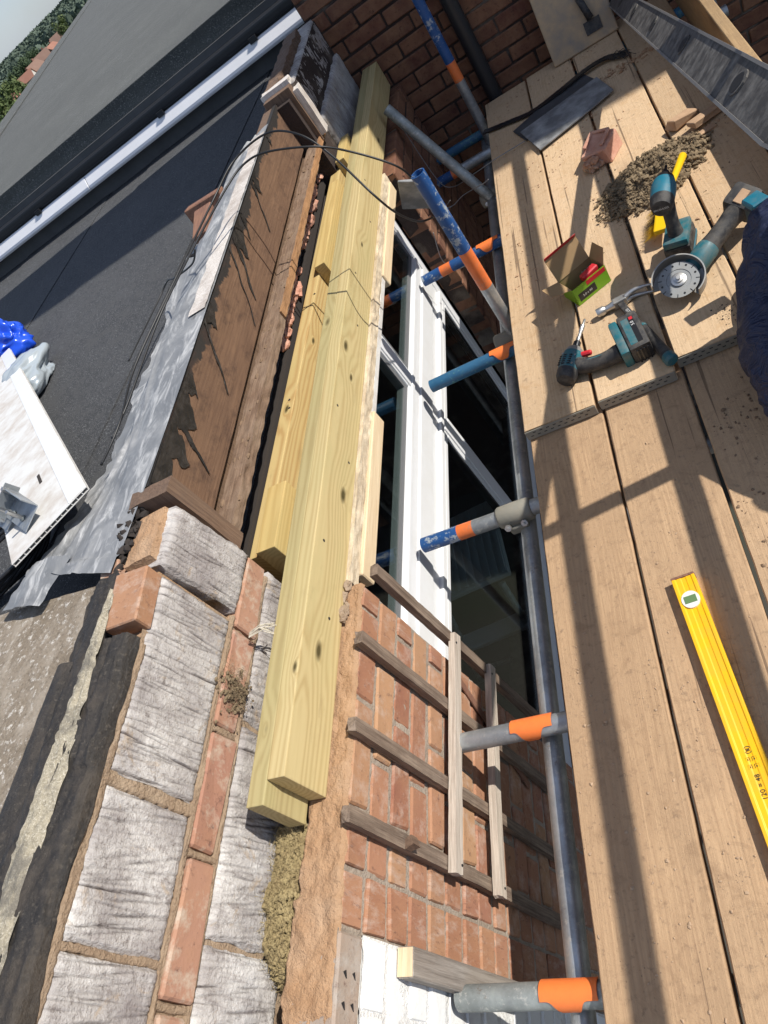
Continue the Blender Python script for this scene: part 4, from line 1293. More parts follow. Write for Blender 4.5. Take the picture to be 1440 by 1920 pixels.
def coupler(root, x, y, z, mat='coupler'):
    m = MB()
    m.lathe([(TR + .003, -.055), (TR + .010, -.05), (TR + .011, .0), (TR + .010, .05), (TR + .003, .055)], (x, y, z), (1, 0, 0), 20)
    m.box((x, y - 0.005, z - 0.03), (0.06, 0.075, 0.03))
    co_ = build(m, 'coupler', mat, root, bevel=0.004, smooth=True)
    for dx in (-0.026, 0.026):
        build(MB().lathe([(.0045, 0), (.0045, .016), (.0105, .016), (.0105, .026), (.0045, .026), (.0045, .038)], (x + dx, y - 0.030, z - 0.012), (0, -0.8, 0.6), 6), 'bolt', 'steel', co_)
ZTR, XL, ZL = -0.064, -0.602, -0.1145
tube_thing('ledger_tube', (XL, -0.6, ZL), (XL, 4.02, ZL), 'long galvanised ledger tube running along the inner edge of the boards', [(0, .5, 'galv'), (.5, 1, 'galv')])
T = 'transom tubes sticking out under the boards'
XO = 0.56
t1 = tube_thing('transom_tube', (-0.842, 0.19, ZTR), (XO, 0.19, ZTR), 'plain dull steel transom tube with orange cover nearest the viewer', [(0, 1, 'galv_dull')], group=T)
cap(t1, -0.60, 0.19, ZTR, 0.115)
t2 = tube_thing('transom_tube', (-0.838, 0.722, ZTR), (XO, 0.722, ZTR), 'steel transom tube with orange cover in front of the pale battens', [(0, .015, 'teal_paint'), (.015, 1, 'galv')], group=T)
cap(t2, -0.625, 0.722, ZTR, 0.105)
t3 = tube_thing('transom_tube', (-0.935, 1.385, ZTR), (XO, 1.385, ZTR), 'transom tube with blue end, orange band and cement-grey coupler', [(0, .085, 'blue'), (.085, .12, 'orange_paint'), (.12, 1, 'galv')], group=T)
coupler(t3, -0.62, 1.385, ZTR)
t4 = tube_thing('transom_tube', (-0.905, 2.13, ZTR), (XO, 2.13, ZTR), 'scratched blue-green transom tube with orange cover over the window', [(0, .5, 'teal_paint'), (.5, 1, 'galv')], group=T)
cap(t4, -0.60, 2.13, ZTR, 0.10)
t5 = tube_thing('transom_tube', (-0.945, 2.87, ZTR), (XO, 2.87, ZTR), 'blue transom tube with orange band behind the upright blue tube', [(0, .06, 'blue'), (.06, .095, 'orange_paint'), (.095, .4, 'blue'), (.4, 1, 'galv')], group=T)
cap(t5, -0.62, 2.87, ZTR, 0.10)
t6 = tube_thing('transom_tube', (-0.93, 3.70, ZTR), (XO, 3.70, ZTR), 'shaded transom tube with orange band at the far end', [(0, .10, 'blue'), (.10, .14, 'orange_paint'), (.14, 1, 'galv')], group=T)
t7 = tube_thing('transom_tube', (-0.95, 3.95, ZTR), (XO, 3.95, ZTR), 'green-blue transom tube hard against the brick house wall', [(0, 1, 'teal_paint')], group=T)
s1 = tube_thing('standard_tube', (-0.563, 2.245, -2.7), (-0.563, 2.245, 0.612), 'open-ended blue upright tube with orange band beside the window', [(0, .86, 'galv'), (.86, .908, 'orange_paint'), (.908, 1, 'blue')], group='upright scaffold tubes')
coupler(s1, -0.59, 2.245, -0.10)
s2 = tube_thing('standard_tube', (-0.567, 3.88, -2.7), (-0.567, 3.88, 1.10), 'blue upright tube with orange band against the dark brick wall', [(0, .775, 'galv'), (.775, .80, 'orange_paint'), (.80, 1, 'blue')], group='upright scaffold tubes')
b1 = tube_thing('brace_tube', (-0.86, 3.56, 0.42), (-0.60, 3.33, -0.10), 'grey raking brace tube between the joists and the ledger', [(0, 1, 'galv_dull')])
coupler(b1, -0.60, 3.36, -0.11)
for i, y in enumerate((1.40, 3.66)):
    tube_thing('outer_standard', (0.50, y, -2.7), (0.50, y, 1.25), ('outer upright scaffold tube standing beside the kneeling person', 'outer upright scaffold tube behind the alloy ladder stile')[i], [(0, 1, 'galv')], group='upright scaffold tubes')
for z, nm in ((1.00, 'top'), (0.66, 'middle')):
    tube_thing('guard_rail', (0.455, -1.5, z), (0.455, 4.05, z), nm + ' guard rail tube along the outer side of the scaffold', [(0, 1, 'galv')], group='guard rails')
sb = tube_thing('transom_stub', (0.62, 3.9, 0.02), (0.84, 4.0, 0.05), 'blue and orange tube end poking out beyond the toe board', [(0, .55, 'orange_paint'), (.55, 1, 'blue')])

def deck_board(x0, x1, y0, y1, z, mat, label, group, seed, band=None, tilt=0.0):
    m = MB()
    ny = int((y1 - y0) / 0.05)
    def fn(u, v):
        y = y0 + (y1 - y0) * v
        cor = [(x0 + .003, z), (x1 - .003, z), (x1, z - .004), (x1, z - .034), (x1 - .003, z - .038), (x0 + .003, z - .038), (x0, z - .034), (x0, z - .004), (x0 + .003, z)]
        k = u * 8
        i = min(int(k), 7)
        f = k - i
        xx = cor[i][0] * (1 - f) + cor[i + 1][0] * f
        zz = cor[i][1] * (1 - f) + cor[i + 1][1] * f
        sd = 1 if xx > (x0 + x1) / 2 else -1
        return Vector((xx + 0.0022 * nz(y * 2.2, sd * 3, seed) + 0.0012 * nz(y * 14, sd * 5, seed), y + (0.004 * nz(xx * 20, zz * 20, seed) if v in (0, 1) else 0), zz + 0.0012 * nz(y * 3, seed, 1)))
    m.grid(8, ny, fn)
    m.f.append(list(range(8)))
    m.f.append([ny * 9 + i for i in range(8)][::-1])
    o = tag(build(m, 'scaffold_board', mat, base=((x0 + x1) / 2, y0, z - .038)), label, 'scaffold board', group)
    if band:
        b = MB()
        b.bounds(x0 + .001, x1 - .001, y0 - .0035, y0 - .0005, z - .036, z - .002)
        bo = build(b, 'end_band', 'coupler', o, bevel=0.0008)
        hs = MB()
        r = random.Random(seed)
        xx = x0 + 0.014
        row = 0
        while xx < x1 - 0.02:
            hs.bounds(xx, xx + 0.009, y0 - .0042, y0 - .0036, z - (.012 if row % 2 else .024), z - (.009 if row % 2 else .021))
            xx += 0.0105
            row += 1
        build(hs, 'band_slot', 'gasket', bo)
    return o
GL, GU = 'near scaffold boards', 'far lapped scaffold boards'
deck_board(-0.523, -0.3005, -1.2, 1.82, 0.0, 'board_low', 'near dusty board next to the ledger tube', GL, 1)
deck_board(-0.2925, -0.067, -1.2, 1.82, 0.0, 'board_low', 'near dusty board carrying the yellow spirit level', GL, 2)
deck_board(-0.058, 0.167, -1.2, 1.82, 0.0, 'board_low', 'near dusty board right of the spirit level', GL, 3)
deck_board(0.176, 0.400, -1.2, 1.82, 0.0, 'board_low', 'near dusty board under the kneeling person', GL, 4)
deck_board(-0.5275, -0.3085, 1.585, 3.98, 0.0395, 'board_up', 'sunlit lapped board beside the open gap to the window', GU, 5, True)
deck_board(-0.2995, -0.0815, 1.592, 3.99, 0.0395, 'board_up', 'sunlit lapped board carrying the cordless impact driver and carton', GU, 6, True)
deck_board(-0.0705, 0.1435, 1.635, 4.0, 0.0395, 'board_up', 'sunlit lapped board carrying the grinder', GU, 7, True)
deck_board(0.1525, 0.3725, 1.63, 4.0, 0.0395, 'board_up', 'lapped board under the alloy ladder stile on the outer side', GU, 8, True)
tb_ = MB().bounds(0.405, 0.443, 1.95, 4.05, 0.0, 0.228)
tag(build(tb_, 'toe_board', 'toe', bevel=0.003), 'ochre toe board standing on edge beyond the ladder stile', 'toe board')

# downpipe on the dark wall
dp = empty('downpipe', (-0.47, 4.04, -2.7), 'black downpipe on the dark brick wall behind the blue upright tube', 'downpipe')
build(MB().tube((-0.47, 4.045, -2.7), (-0.47, 4.045, 5.5), 0.038, 20), 'pipe', 'gutter', dp, smooth=True)
for z in (0.75, -0.9):
    build(MB().tube((-0.47, 4.045, z), (-0.47, 4.045, z + 0.05), 0.046, 20), 'collar', 'gutter', dp, smooth=True)

# ================================================================== SMALL THINGS ON THE BOARDS
ZU = 0.0395      # top of the far boards
def text(parent, s, size, org, xd, yd, mat, name='lettering'):
    cu = bpy.data.curves.new('text', 'FONT')
    cu.body = s
    cu.size = size
    cu.align_x = 'CENTER'
    cu.align_y = 'CENTER'
    to = bpy.data.objects.new('text', cu)
    COL.objects.link(to)
    me = bpy.data.meshes.new_from_object(to)
    bpy.data.objects.remove(to, do_unlink=True)
    xd, yd = Vector(xd).normalized(), Vector(yd)
    yd = (yd - xd * yd.dot(xd)).normalized()
    n = xd.cross(yd)
    off = Vector(org) - WL[parent.name]
    for v in me.vertices:
        v.co = off + xd * v.co.x + yd * v.co.y + n * 0.0004
    me.materials.clear()
    return link(name, me, mat, parent, WL[parent.name])
class Fr:
    """local frame: o + a*u + b*v + c*w"""
    def __init__(s, o, a, b):
        s.o = Vector(o)
        s.a = Vector(a).normalized()
        b = Vector(b)
        s.b = (b - s.a * b.dot(s.a)).normalized()
        s.c = s.a.cross(s.b)
        s.m = Matrix((s.a, s.b, s.c)).transposed()
    def __call__(s, u, v, w):
        return s.o + s.a * u + s.b * v + s.c * w
    def box(s, mb, c, d):
        return mb.box(s(*c), d, s.m)

# --- spirit level
lv = empty('spirit_level', (-0.203, 0.96, 0.0), 'yellow spirit level lying on the near boards', 'spirit level')
F = Fr((-0.203, 0.960, 0.0), (0.078, -0.997, 0), (0.997, 0.078, 0))
F.c = Vector((0, 0, 1))
F.m = Matrix((F.a, F.b, F.c)).transposed()
prof = [(-.0255, 0), (-.0255, .0245), (-.0185, .0245), (-.0165, .0225), (-.006, .0225), (-.0045, .0213), (.0045, .0213), (.006, .0225), (.0165, .0225), (.0185, .0245), (.0245, .0245), (.0255, .022), (.0255, 0)]
m = MB().prism([F(0, v, w) for v, w in prof], F.a * 1.20)
build(m, 'body', 'yellow', lv, bevel=0.0006)
m = MB()
F.box(m, (-0.003, 0, 0.012), (0.006, 0.052, 0.025))
build(m, 'end_cap', 'rot', lv, bevel=0.001)
m = MB()
F.box(m, (1.203, 0, 0.012), (0.006, 0.052, 0.025))
build(m, 'end_cap', 'rot', lv, bevel=0.001)
def oval(u0, ru, rv, w0, w1, n=28):
    return MB().prism([F(u0 + ru * math.cos(2 * math.pi * i / n), rv * math.sin(2 * math.pi * i / n), w0) for i in range(n)], F.c * (w1 - w0))
vo = build(oval(0.062, 0.0215, 0.0195, 0.0205, 0.0262), 'vial_surround', 'white', lv, smooth=True)
build(MB().prism([F(0.062 + a, b, 0.0262) for a, b in ((-.009, -.013), (.009, -.013), (.009, .013), (-.009, .013))], F.c * 0.0012), 'vial', 'vial', vo)
text(lv, '120 = 48', 0.013, F(0.475, 0.0, 0.0222), -F.a, -F.b, 'ink')
rg = MB()
for k, (u0, v0) in enumerate(((0.405, 0.0),)):
    n = 20
    rg.v += [F(u0 + r * math.cos(2 * math.pi * i / n), v0 + r * math.sin(2 * math.pi * i / n), 0.0222) for r in (.006, .0072) for i in range(n)]
    rg.f += [(i, (i + 1) % n, n + (i + 1) % n, n + i) for i in range(n)]
for dv in (-.0025, 0, .0025):
    rg.prism([F(0.402, dv - .0006, .0222), F(0.408, dv - .0006, .0222), F(0.408, dv + .0006, .0222), F(0.402, dv + .0006, .0222)], F.c * 0.0003)
for (u0, v0) in ((0.423, -.006), (0.423, .006), (0.437, -.006), (0.437, .006)):
    for a, b, c, d in ((-.004, .004, -.004, -.0034), (-.004, .004, .0034, .004), (-.004, -.0034, -.004, .004), (-.0015, .002, -.001, .001)):
        rg.prism([F(u0 + a, v0 + c, .0222), F(u0 + b, v0 + c, .0222), F(u0 + b, v0 + d, .0222), F(u0 + a, v0 + d, .0222)], F.c * 0.0003)
build(rg, 'pictogram', 'ink', lv)

# --- cordless impact driver lying on its side
dr = empty('impact_driver', (-0.27, 1.74, ZU), 'teal and black cordless impact driver lying on its side by the board ends', 'power drill', 'cordless drivers')
H = Vector((-0.345, 1.752, ZU + 0.034))
f = Vector((0.40, 0.916, 0.05)).normalized()
m = MB().lathe([(.012, -.066), (.026, -.062), (.031, -.050), (.0325, -.03)], H, f, 28)
build(m, 'rear_cap', 'black', dr, smooth=True)
m = MB().lathe([(.0325, -.03), (.034, -.005), (.034, .02), (.030, .036)], H, f, 28)
hd = build(m, 'motor_housing', 'teal', dr, smooth=True)
sl_ = MB()
Fh = Fr(H, f, (0, 0, 1))
for i in range(5):
    for ang in (-35, -8, 20):
        t = math.radians(ang)
        sl_.box(Fh(-0.022 + 0.008 * i, 0.0335 * math.cos(t), 0.0335 * math.sin(t)), (0.0035, 0.003, 0.010), Fh.m)
build(sl_, 'vent_slot', 'black_plastic', hd)
m = MB().lathe([(.030, .036), (.026, .050), (.020, .058), (.015, .062)], H, f, 28)
build(m, 'nose_cone', 'guard', dr, smooth=True)
m = MB().lathe([(.0105, .062), (.0115, .066), (.0115, .084), (.008, .088)], H, f, 20)
build(m, 'chuck', 'black_plastic', dr, smooth=True)
m = MB().lathe([(.0055, .088), (.0055, .125), (.0075, .128), (.0075, .152), (.004, .156), (.004, .176), (.001, .180)], H, f, 12)
build(m, 'driver_bit', 'steel', dr, smooth=True)
hpts = [H + Vector((0.012, -0.010, -0.004)), H + Vector((0.05, -0.030, -0.006)), H + Vector((0.10, -0.040, -0.004)), H + Vector((0.145, -0.040, 0))]
build(MB().path(catmull(hpts, 6), .02, 14, [.028 - .005 * math.sin(math.pi * i / 18) for i in range(19)]), 'handle', 'black', dr, smooth='all')
build(MB().path([p + Vector((0, 0, .0185)) for p in catmull(hpts[1:3], 6)], .005, 8), 'grip_inlay', 'teal', dr, smooth='all')
build(MB().box(H + Vector((0.052, 0.012, 0.004)), (0.034, 0.016, 0.016), rotz(-.2)), 'trigger', 'red', dr, bevel=.004)
Fb = Fr(H + Vector((0.185, -0.018, 0.006)), (0.97, 0.10, 0), (-0.10, 0.97, 0.22))
m = MB()
Fb.box(m, (-0.030, 0, 0), (0.026, 0.124, 0.080))
build(m, 'battery_foot', 'teal', dr, bevel=.008, seg=2, smooth=True)
m = MB()
Fb.box(m, (0.012, 0.002, 0), (0.058, 0.130, 0.082))
bt_ = build(m, 'battery', 'black', dr, bevel=.008, seg=2, smooth=True)
m = MB()
Fb.box(m, (0.002, -0.0, 0.0405), (0.020, 0.095, 0.002))
build(m, 'label_stripe', 'teal', bt_)
m = MB()
Fb.box(m, (0.020, -0.0, 0.0405), (0.014, 0.095, 0.002))
build(m, 'label_stripe', 'black_plastic', bt_)
text(bt_, '5.0', 0.013, Fb(0.020, 0.022, 0.0416), Fb.b, -Fb.a, 'white_print')
m = MB()
Fb.box(m, (0.021, 0.042, 0.0408), (0.010, 0.010, 0.002))
build(m, 'red_mark', 'red', bt_)

sc_ = MB()
for (u, v) in ((-.02, .02), (.012, .022), (.02, -.018)):
    sc_.lathe([(.0035, 0), (.0035, .0012)], Fh(u, .0335 - abs(v) * .12, v) if False else Fh(u, math.sqrt(.034 ** 2 - v * v), v), (0, 0, 1), 8)
build(sc_, 'screw', 'steel', hd)
for k in range(4):
    m = MB()
    Fb.box(m, (0.012 + 0.010 * k - 0.012, -0.0655, 0), (0.004, 0.004, 0.060))
    build(m, 'battery_ridge', 'black_plastic', bt_)
# --- second driver standing on its battery
d2 = empty('impact_driver', (0.05, 2.08, ZU), 'teal cordless impact driver standing upright on its battery beside the hand brush', 'power drill', 'cordless drivers')
Fs = Fr((0.05, 2.08, ZU), (0.30, 0.95, 0), (-0.95, 0.30, 0))
m = MB()
Fs.box(m, (0, 0, 0.029), (0.116, 0.078, 0.056))
b2 = build(m, 'battery', 'black', d2, bevel=.008, seg=2, smooth=True)
m = MB()
Fs.box(m, (0, 0, 0.020), (0.118, 0.080, 0.014))
build(m, 'battery_band', 'teal_new', b2, bevel=.002)
m = MB()
Fs.box(m, (0, 0, 0.068), (0.112, 0.074, 0.024))
build(m, 'battery_foot', 'teal', d2, bevel=.009, seg=2, smooth=True)
hp = [Fs(-0.012, 0, 0.075), Fs(-0.010, 0, 0.11), Fs(0.0, 0, 0.15), Fs(0.012, 0, 0.19)]
build(MB().path(catmull(hp, 6), .02, 14, [.024 - .005 * math.sin(math.pi * i / 18) for i in range(19)]), 'handle', 'black', d2, smooth='all')
H2 = Fs(0.01, 0, 0.212)
f2 = (Fs.a + Vector((0, 0, 0.10))).normalized()
rc = build(MB().lathe([(.016, -.072), (.027, -.070), (.0325, -.056), (.034, -.036)], H2, f2, 28), 'rear_cap', 'black', d2, smooth=True)
F2 = Fr(H2, f2, (0, 0, 1))
text(rc, 'BRUSHLESS', 0.0085, F2(-0.0725, 0.0, 0), F2.c, F2.b, 'white_print')
build(MB().lathe([(.034, -.036), (.0355, -.01), (.0355, .018), (.031, .036)], H2, f2, 28), 'motor_housing', 'teal_new', d2, smooth=True)
build(MB().lathe([(.031, .036), (.027, .052), (.018, .06), (.012, .064), (.0115, .08), (.005, .083), (.004, .11)], H2, f2, 24), 'chuck', 'black_plastic', d2, smooth=True)
build(MB().box(Fs(0.038, 0, 0.168), (0.018, 0.016, 0.034), Fs.m), 'trigger', 'red', d2, bevel=.004)

# --- cordless angle grinder
gr = empty('angle_grinder', (0.10, 1.96, ZU), 'dusty cordless angle grinder with diamond disc next to the dark trousers', 'angle grinder')
DC = Vector((0.008, 1.873, ZU + 0.062))
nrm = Vector((0.06, -0.40, 0.91)).normalized()
bax = Vector((0.235, 0.195, 0.0))
bax = (bax - nrm * bax.dot(nrm)).normalized()
G = Fr(DC, bax, nrm.cross(bax))
G.c = nrm
dk = MB().lathe([(.056, -.001), (.056, .0012), (.034, .0012), (.033, -.0005), (.0, -.0005)], DC, nrm, 48)
do = build(dk, 'cutting_disc', 'disc', gr, smooth=True)
ho = MB()
for i in range(8):
    a = 2 * math.pi * i / 8 + 0.2
    c = DC + (G.a * math.cos(a) + G.b * math.sin(a)) * 0.047 + nrm * 0.0012
    ho.lathe([(.0032, 0), (.0032, .0008)], c, nrm, 10)
    e0 = DC + (G.a * math.cos(a + .39) + G.b * math.sin(a + .39)) * 0.051 + nrm * 0.0014
    ho.box(e0, (0.011, 0.0022, 0.0008), Matrix(((G.a * math.cos(a + .39) + G.b * math.sin(a + .39)), (G.b * math.cos(a + .39) - G.a * math.sin(a + .39)), nrm)).transposed())
build(ho, 'disc_slot', 'black_plastic', do)
build(MB().lathe([(.021, .001), (.021, .004), (.017, .006), (.012, .006), (.012, .010), (.006, .011), (.006, .016)], DC, nrm, 24), 'flange_nut', 'steel', gr, smooth=True)
gd = MB()
n = 44
for i in range(n + 1):
    a = math.radians(-95 + 235 * i / n)
    rd = G.a * math.cos(a) + G.b * math.sin(a)
    for (r, h) in ((.073, .017), (.073, -.020), (.030, -.024), (.030, -.021), (.0695, -.017), (.0695, .017)):
        gd.v.append(DC + rd * r + nrm * h)
for i in range(n):
    for k in range(6):
        j = (k + 1) % 6
        gd.f.append((i * 6 + k, i * 6 + j, (i + 1) * 6 + j, (i + 1) * 6 + k))
gd.f.append(list(range(6)))
gd.f.append([n * 6 + k for k in range(6)][::-1])
build(gd, 'guard', 'guard', gr, smooth=True)
O = DC - nrm * 0.034
build(MB().lathe([(.022, -.012), (.026, 0), (.026, .016)], O - nrm * .006, nrm, 20), 'gear_head', 'guard', gr, smooth=True)
build(MB().lathe([(.020, .005), (.027, .02), (.030, .05), (.033, .09), (.033, .125), (.030, .135)], O, G.a, 26), 'motor_housing', 'teal', gr, smooth=True)
build(MB().lathe([(.030, .135), (.0275, .16), (.0265, .20), (.029, .235), (.034, .25)], O, G.a, 26), 'rear_handle', 'black', gr, smooth=True)
m = MB()
G.m = Matrix((G.a, G.b, G.c)).transposed()
m.box(O + G.a * 0.285, (0.075, 0.085, 0.072), G.m)
bo = build(m, 'battery_mount', 'black', gr, bevel=.014, seg=2, smooth=True)
m = MB().box(O + G.a * 0.280 + nrm * 0.0365, (0.045, 0.026, 0.003), G.m)
build(m, 'pale_label', 'shard', bo, bevel=.002)

# --- claw hammer
hm = empty('claw_hammer', (-0.15, 1.8, ZU), 'claw hammer with teal-ended black grip lying behind the impact driver', 'hammer')
Fh = Fr((-0.165, 1.955, ZU + 0.018), (1, 0.10, 0.0), (0, 1, 0))
m = MB()
m.lathe([(.0135, -.075), (.0145, -.071), (.0145, -.052), (.010, -.046), (.0105, -.03), (.014, -.018)], Fh(0, 0, 0), Fh.a, 20)
hd_ = build(m, 'hammer_face', 'steel', hm, smooth=True)
build(MB().box(Fh(0, 0, 0), (0.042, 0.026, 0.026), Fh.m), 'hammer_eye', 'guard', hm, bevel=.004, seg=2)
for sgn in (-1, 1):
    m = MB()
    pts = [Fh(0.018, 0, 0.006 * sgn), Fh(0.045, 0.004, 0.010 * sgn + .002), Fh(0.075, -0.002, 0.013 * sgn), Fh(0.100, -0.014, 0.014 * sgn)]
    m.path(catmull(pts, 5), .006, 8, [.010 - .0072 * i / 15 for i in range(16)])
    build(m, 'claw', 'steel', hm, smooth='all')
sh = [Fh(-0.002, -0.010, 0), Vector((-0.150, 1.890, ZU + .016)), Vector((-0.128, 1.800, ZU + .016))]
m = MB()
dirh = Vector((0.25, -0.97, 0)).normalized()
Fk = Fr(Fh(0, -0.012, 0), dirh, (0.97, 0.25, 0))
Fk.box(m, (0.075, 0, 0), (0.15, 0.020, 0.012))
shank = build(m, 'shank', 'black', hm, bevel=.003, seg=2)
text(shank, 'ESTWING', 0.012, Fk(0.072, 0, 0.0064) if Fk.c.z > 0 else Fk(0.072, 0, -0.0064), Fk.a, (0.97, 0.25, 0), 'white_print')
build(MB().lathe([(.012, .145), (.0155, .15), (.0155, .162)], Fk(0, 0, 0), Fk.a, 18), 'teal_collar', 'teal', hm, smooth=True)
build(MB().lathe([(.0150, .162), (.0165, .19), (.0155, .24), (.017, .29), (.0185, .318)], Fk(0, 0, 0), Fk.a, 18), 'grip', 'black', hm, smooth=True)
build(MB().lathe([(.0185, .318), (.0195, .322), (.0195, .338), (.013, .345)], Fk(0, 0, 0), Fk.a, 18), 'grip_end', 'teal', hm, smooth=True)

# --- carton of screws
cb = empty('screw_carton', (-0.26, 2.10, ZU), 'open lime green and red carton of fixings on the sunlit boards', 'carton')
K = Fr((-0.288, 2.05, ZU + .001), (0.90, 0.43, 0), (-0.43, 0.90, 0))
LW, LD, LH = 0.125, 0.088, 0.064
def panel(p, q, r_, s_, mat, name, th=.0015):
    nn = (Vector(q) - Vector(p)).cross(Vector(s_) - Vector(p)).normalized() * th
    return build(MB().prism([p, q, r_, s_], nn), name, mat, cb)
panel(K(0, 0, 0), K(LW, 0, 0), K(LW, LD, 0), K(0, LD, 0), 'card', 'base')
fp = panel(K(0, 0, 0), K(LW, 0, 0), K(LW, 0, LH), K(0, 0, LH), 'green', 'front_panel')
panel(K(LW, 0, 0), K(LW, LD, 0), K(LW, LD, LH), K(LW, 0, LH), 'card', 'side_panel')
panel(K(0, LD, 0), K(0, 0, 0), K(0, 0, LH), K(0, LD, LH), 'green', 'side_panel')
panel(K(LW, LD, 0), K(0, LD, 0), K(0, LD, LH), K(LW, LD, LH), 'card', 'back_panel')
panel(K(0, LD, LH), K(LW, LD, LH), K(LW, LD + .03, LH + .078), K(0, LD + .03, LH + .078), 'card', 'lid')
panel(K(0, LD + .03, LH + .078), K(LW, LD + .03, LH + .078), K(LW, LD + .022, LH + .091), K(0, LD + .022, LH + .091), 'red', 'lid_edge')
panel(K(0, .004, LH), K(0, LD, LH), K(-.062, LD - .008, LH + .02), K(-.062, .012, LH + .02), 'card', 'side_flap')
panel(K(LW, .004, LH), K(LW, LD, LH), K(LW + .025, LD - .01, LH + .045), K(LW + .025, .014, LH + .045), 'card', 'side_flap')
build(MB().prism([K(.010, -.0021, .010), K(.075, -.0021, .010), K(.075, -.0021, .038), K(.010, -.0021, .038)], K.b * .0006), 'black_label', 'ink', cb)
text(cb, '5.0 x 80', 0.011, K(.042, -.003, .024), K.a, (0, 0, 1), 'white_print')
build(MB().prism([K(.050, -.0021, .046), K(.122, -.0021, .046), K(.122, -.0021, .061), K(.050, -.0021, .061)], K.b * .0006), 'red_label', 'red', cb)
m = MB()
for i in range(5):
    m.tube(K(.07 + .01 * i, .012, .036), K(.08 + .01 * i, .075, .044), .004, 8)
build(m, 'fixings', 'steel', cb)
rk = MB().box(K(.082, .026, LH - .004), (.062, .026, .022), K.m @ Matrix.Rotation(.15, 3, 'Z'))
build(rk, 'red_packet', 'red', cb, bevel=.004)

# --- hand brush
hb = empty('hand_brush', (0.05, 2.28, ZU), 'yellow hand brush with worn bristles behind the upright driver', 'brush')
B0, B1 = Vector((0.012, 2.165, ZU + .045)), Vector((0.05, 2.30, ZU + .05))
B2 = Vector((0.155, 2.50, ZU + .055))
ad = (B1 - B0).normalized()
Q = Fr(B0, ad, (0.95, -0.3, 0.0))
m = MB()
Q.box(m, (.07, 0, .0), (.15, .045, .018))
build(m, 'stock', 'yellow_brush', hb, bevel=.006, seg=2)
build(MB().path([B1, B1 + (B2 - B1) * .3, B2], .012, 10, [.012, .010, .013]), 'handle', 'yellow_brush', hb, smooth='all')
br = MB()
rb = random.Random(5)
for i in range(420):
    u, v = rb.uniform(0.0, .14), rb.uniform(-.02, .02)
    a = Q(u, v, 0)
    b = a + Vector((-0.05 + rb.gauss(0, .006), 0.01 + rb.gauss(0, .008), -0.026 + rb.gauss(0, .004)))
    w_ = Vector((.0011, 0, 0))
    br.add([a - w_, a + w_, a + Vector((0, .0013, 0)), b], [(0, 1, 3), (1, 2, 3), (2, 0, 3)])
build(br, 'bristles', 'yellow_brush', hb)
br2 = MB()
for i in range(300):
    u, v = rb.uniform(0.05, .145), rb.uniform(-.02, .02)
    a = Q(u, v, 0)
    b = a + Vector((-0.045 + rb.gauss(0, .006), 0.012 + rb.gauss(0, .008), -0.024 + rb.gauss(0, .004)))
    br2.add([a - w_, a + w_, a + Vector((0, .0013, 0)), b], [(0, 1, 3), (1, 2, 3), (2, 0, 3)])
build(br2, 'dark_bristles', 'black', hb)

# --- slates, brick fragment, heap, shards
def plate(poly, z, t, mat, name, label, cat, group=None, tilt=(0, 0)):
    pts = []
    P = [Vector((x, y, 0)) for x, y in poly]
    c = sum(P, Vector()) / len(P)
    for p in P:
        pts.append(Vector((p.x, p.y, z + (p.x - c.x) * tilt[0] + (p.y - c.y) * tilt[1])))
    return tag(build(MB().prism(pts, (0, 0, t)), name, mat, bevel=0.0012), label, cat, group)
plate([(-0.372, 3.43), (-0.303, 3.17), (-0.05, 3.27), (0.040, 3.315), (0.018, 3.42), (-0.002, 3.515)], ZU + .012, .007, 'slate', 'roof_slate', 'chalky grey slate lying in front of the darker slate', 'slate', 'slates on the far boards')
plate([(-0.405, 3.50), (-0.355, 3.345), (-0.003, 3.50), (-0.060, 3.68)], ZU + .003, .007, 'slate_dark', 'roof_slate', 'darker slate half hidden under the chalky grey slate', 'slate', 'slates on the far boards')
fb = MB()
def frag(u, v):
    x, y = u * 2 - 1, v * 2 - 1
    return None
bf = MB().box((-0.075, 2.875, ZU + .034), (0.105, 0.115, 0.066), rotz(-0.55) @ Matrix.Rotation(0.12, 3, 'X'), 0.012)
fo_ = tag(build(bf, 'brick_fragment', 'terracotta', bevel=.005), 'broken pink brick half with its frog upward near the wool heap', 'brick')
m = MB()
Ff = Fr((-0.080, 2.885, ZU + .069), rotz(-0.55) @ Vector((1, 0, 0)), rotz(-0.55) @ Vector((0, 1, 0.12)))
for (c, d) in (((-.036, .0, .004), (.014, .085, .010)), ((.036, .0, .004), (.014, .085, .010)), ((0, .040, .004), (.08, .012, .010))):
    Ff.box(m, c, d)
build(m, 'frog_rim', 'terracotta', fo_, bevel=.003)
m = MB()
for i in range(10):
    rock(m, (-0.115 + rng.uniform(-.03, .04), 2.825 + rng.uniform(-.03, .03), ZU + .03 + rng.uniform(-.02, .02)), rng.uniform(.012, .024), (1, 1, .8), .6, 2, i)
build(m, 'broken_face', 'brick_orange', fo_)
hp_ = MB()
rh = random.Random(9)
def heap_z(x, y):
    u, v = (x - 0.045) / 0.22, (y - 2.555) / 0.22
    c, s = math.cos(0.55), math.sin(0.55)
    a, b = (u * c + v * s), (-u * s + v * c)
    r2 = a * a * 0.8 + b * b * 1.9
    return 0.050 * max(0.0, 1 - r2) * (0.75 + 0.9 * nz(x * 16, y * 16, 2)) + 0.014 * nz(x * 60, y * 60, 5) * (1 if r2 < 1 else 0)
for i in range(5200):
    x, y = rh.gauss(0.045, 0.10), rh.gauss(2.555, 0.095)
    z = heap_z(x, y)
    if z > 0.004:
        rock(hp_, (x, y, ZU + z * rh.uniform(.5, 1.0)), rh.uniform(.002, .0065) + (.006 if i % 9 == 0 else 0), (1, 1, .8), .9, 1, i * 1.3)
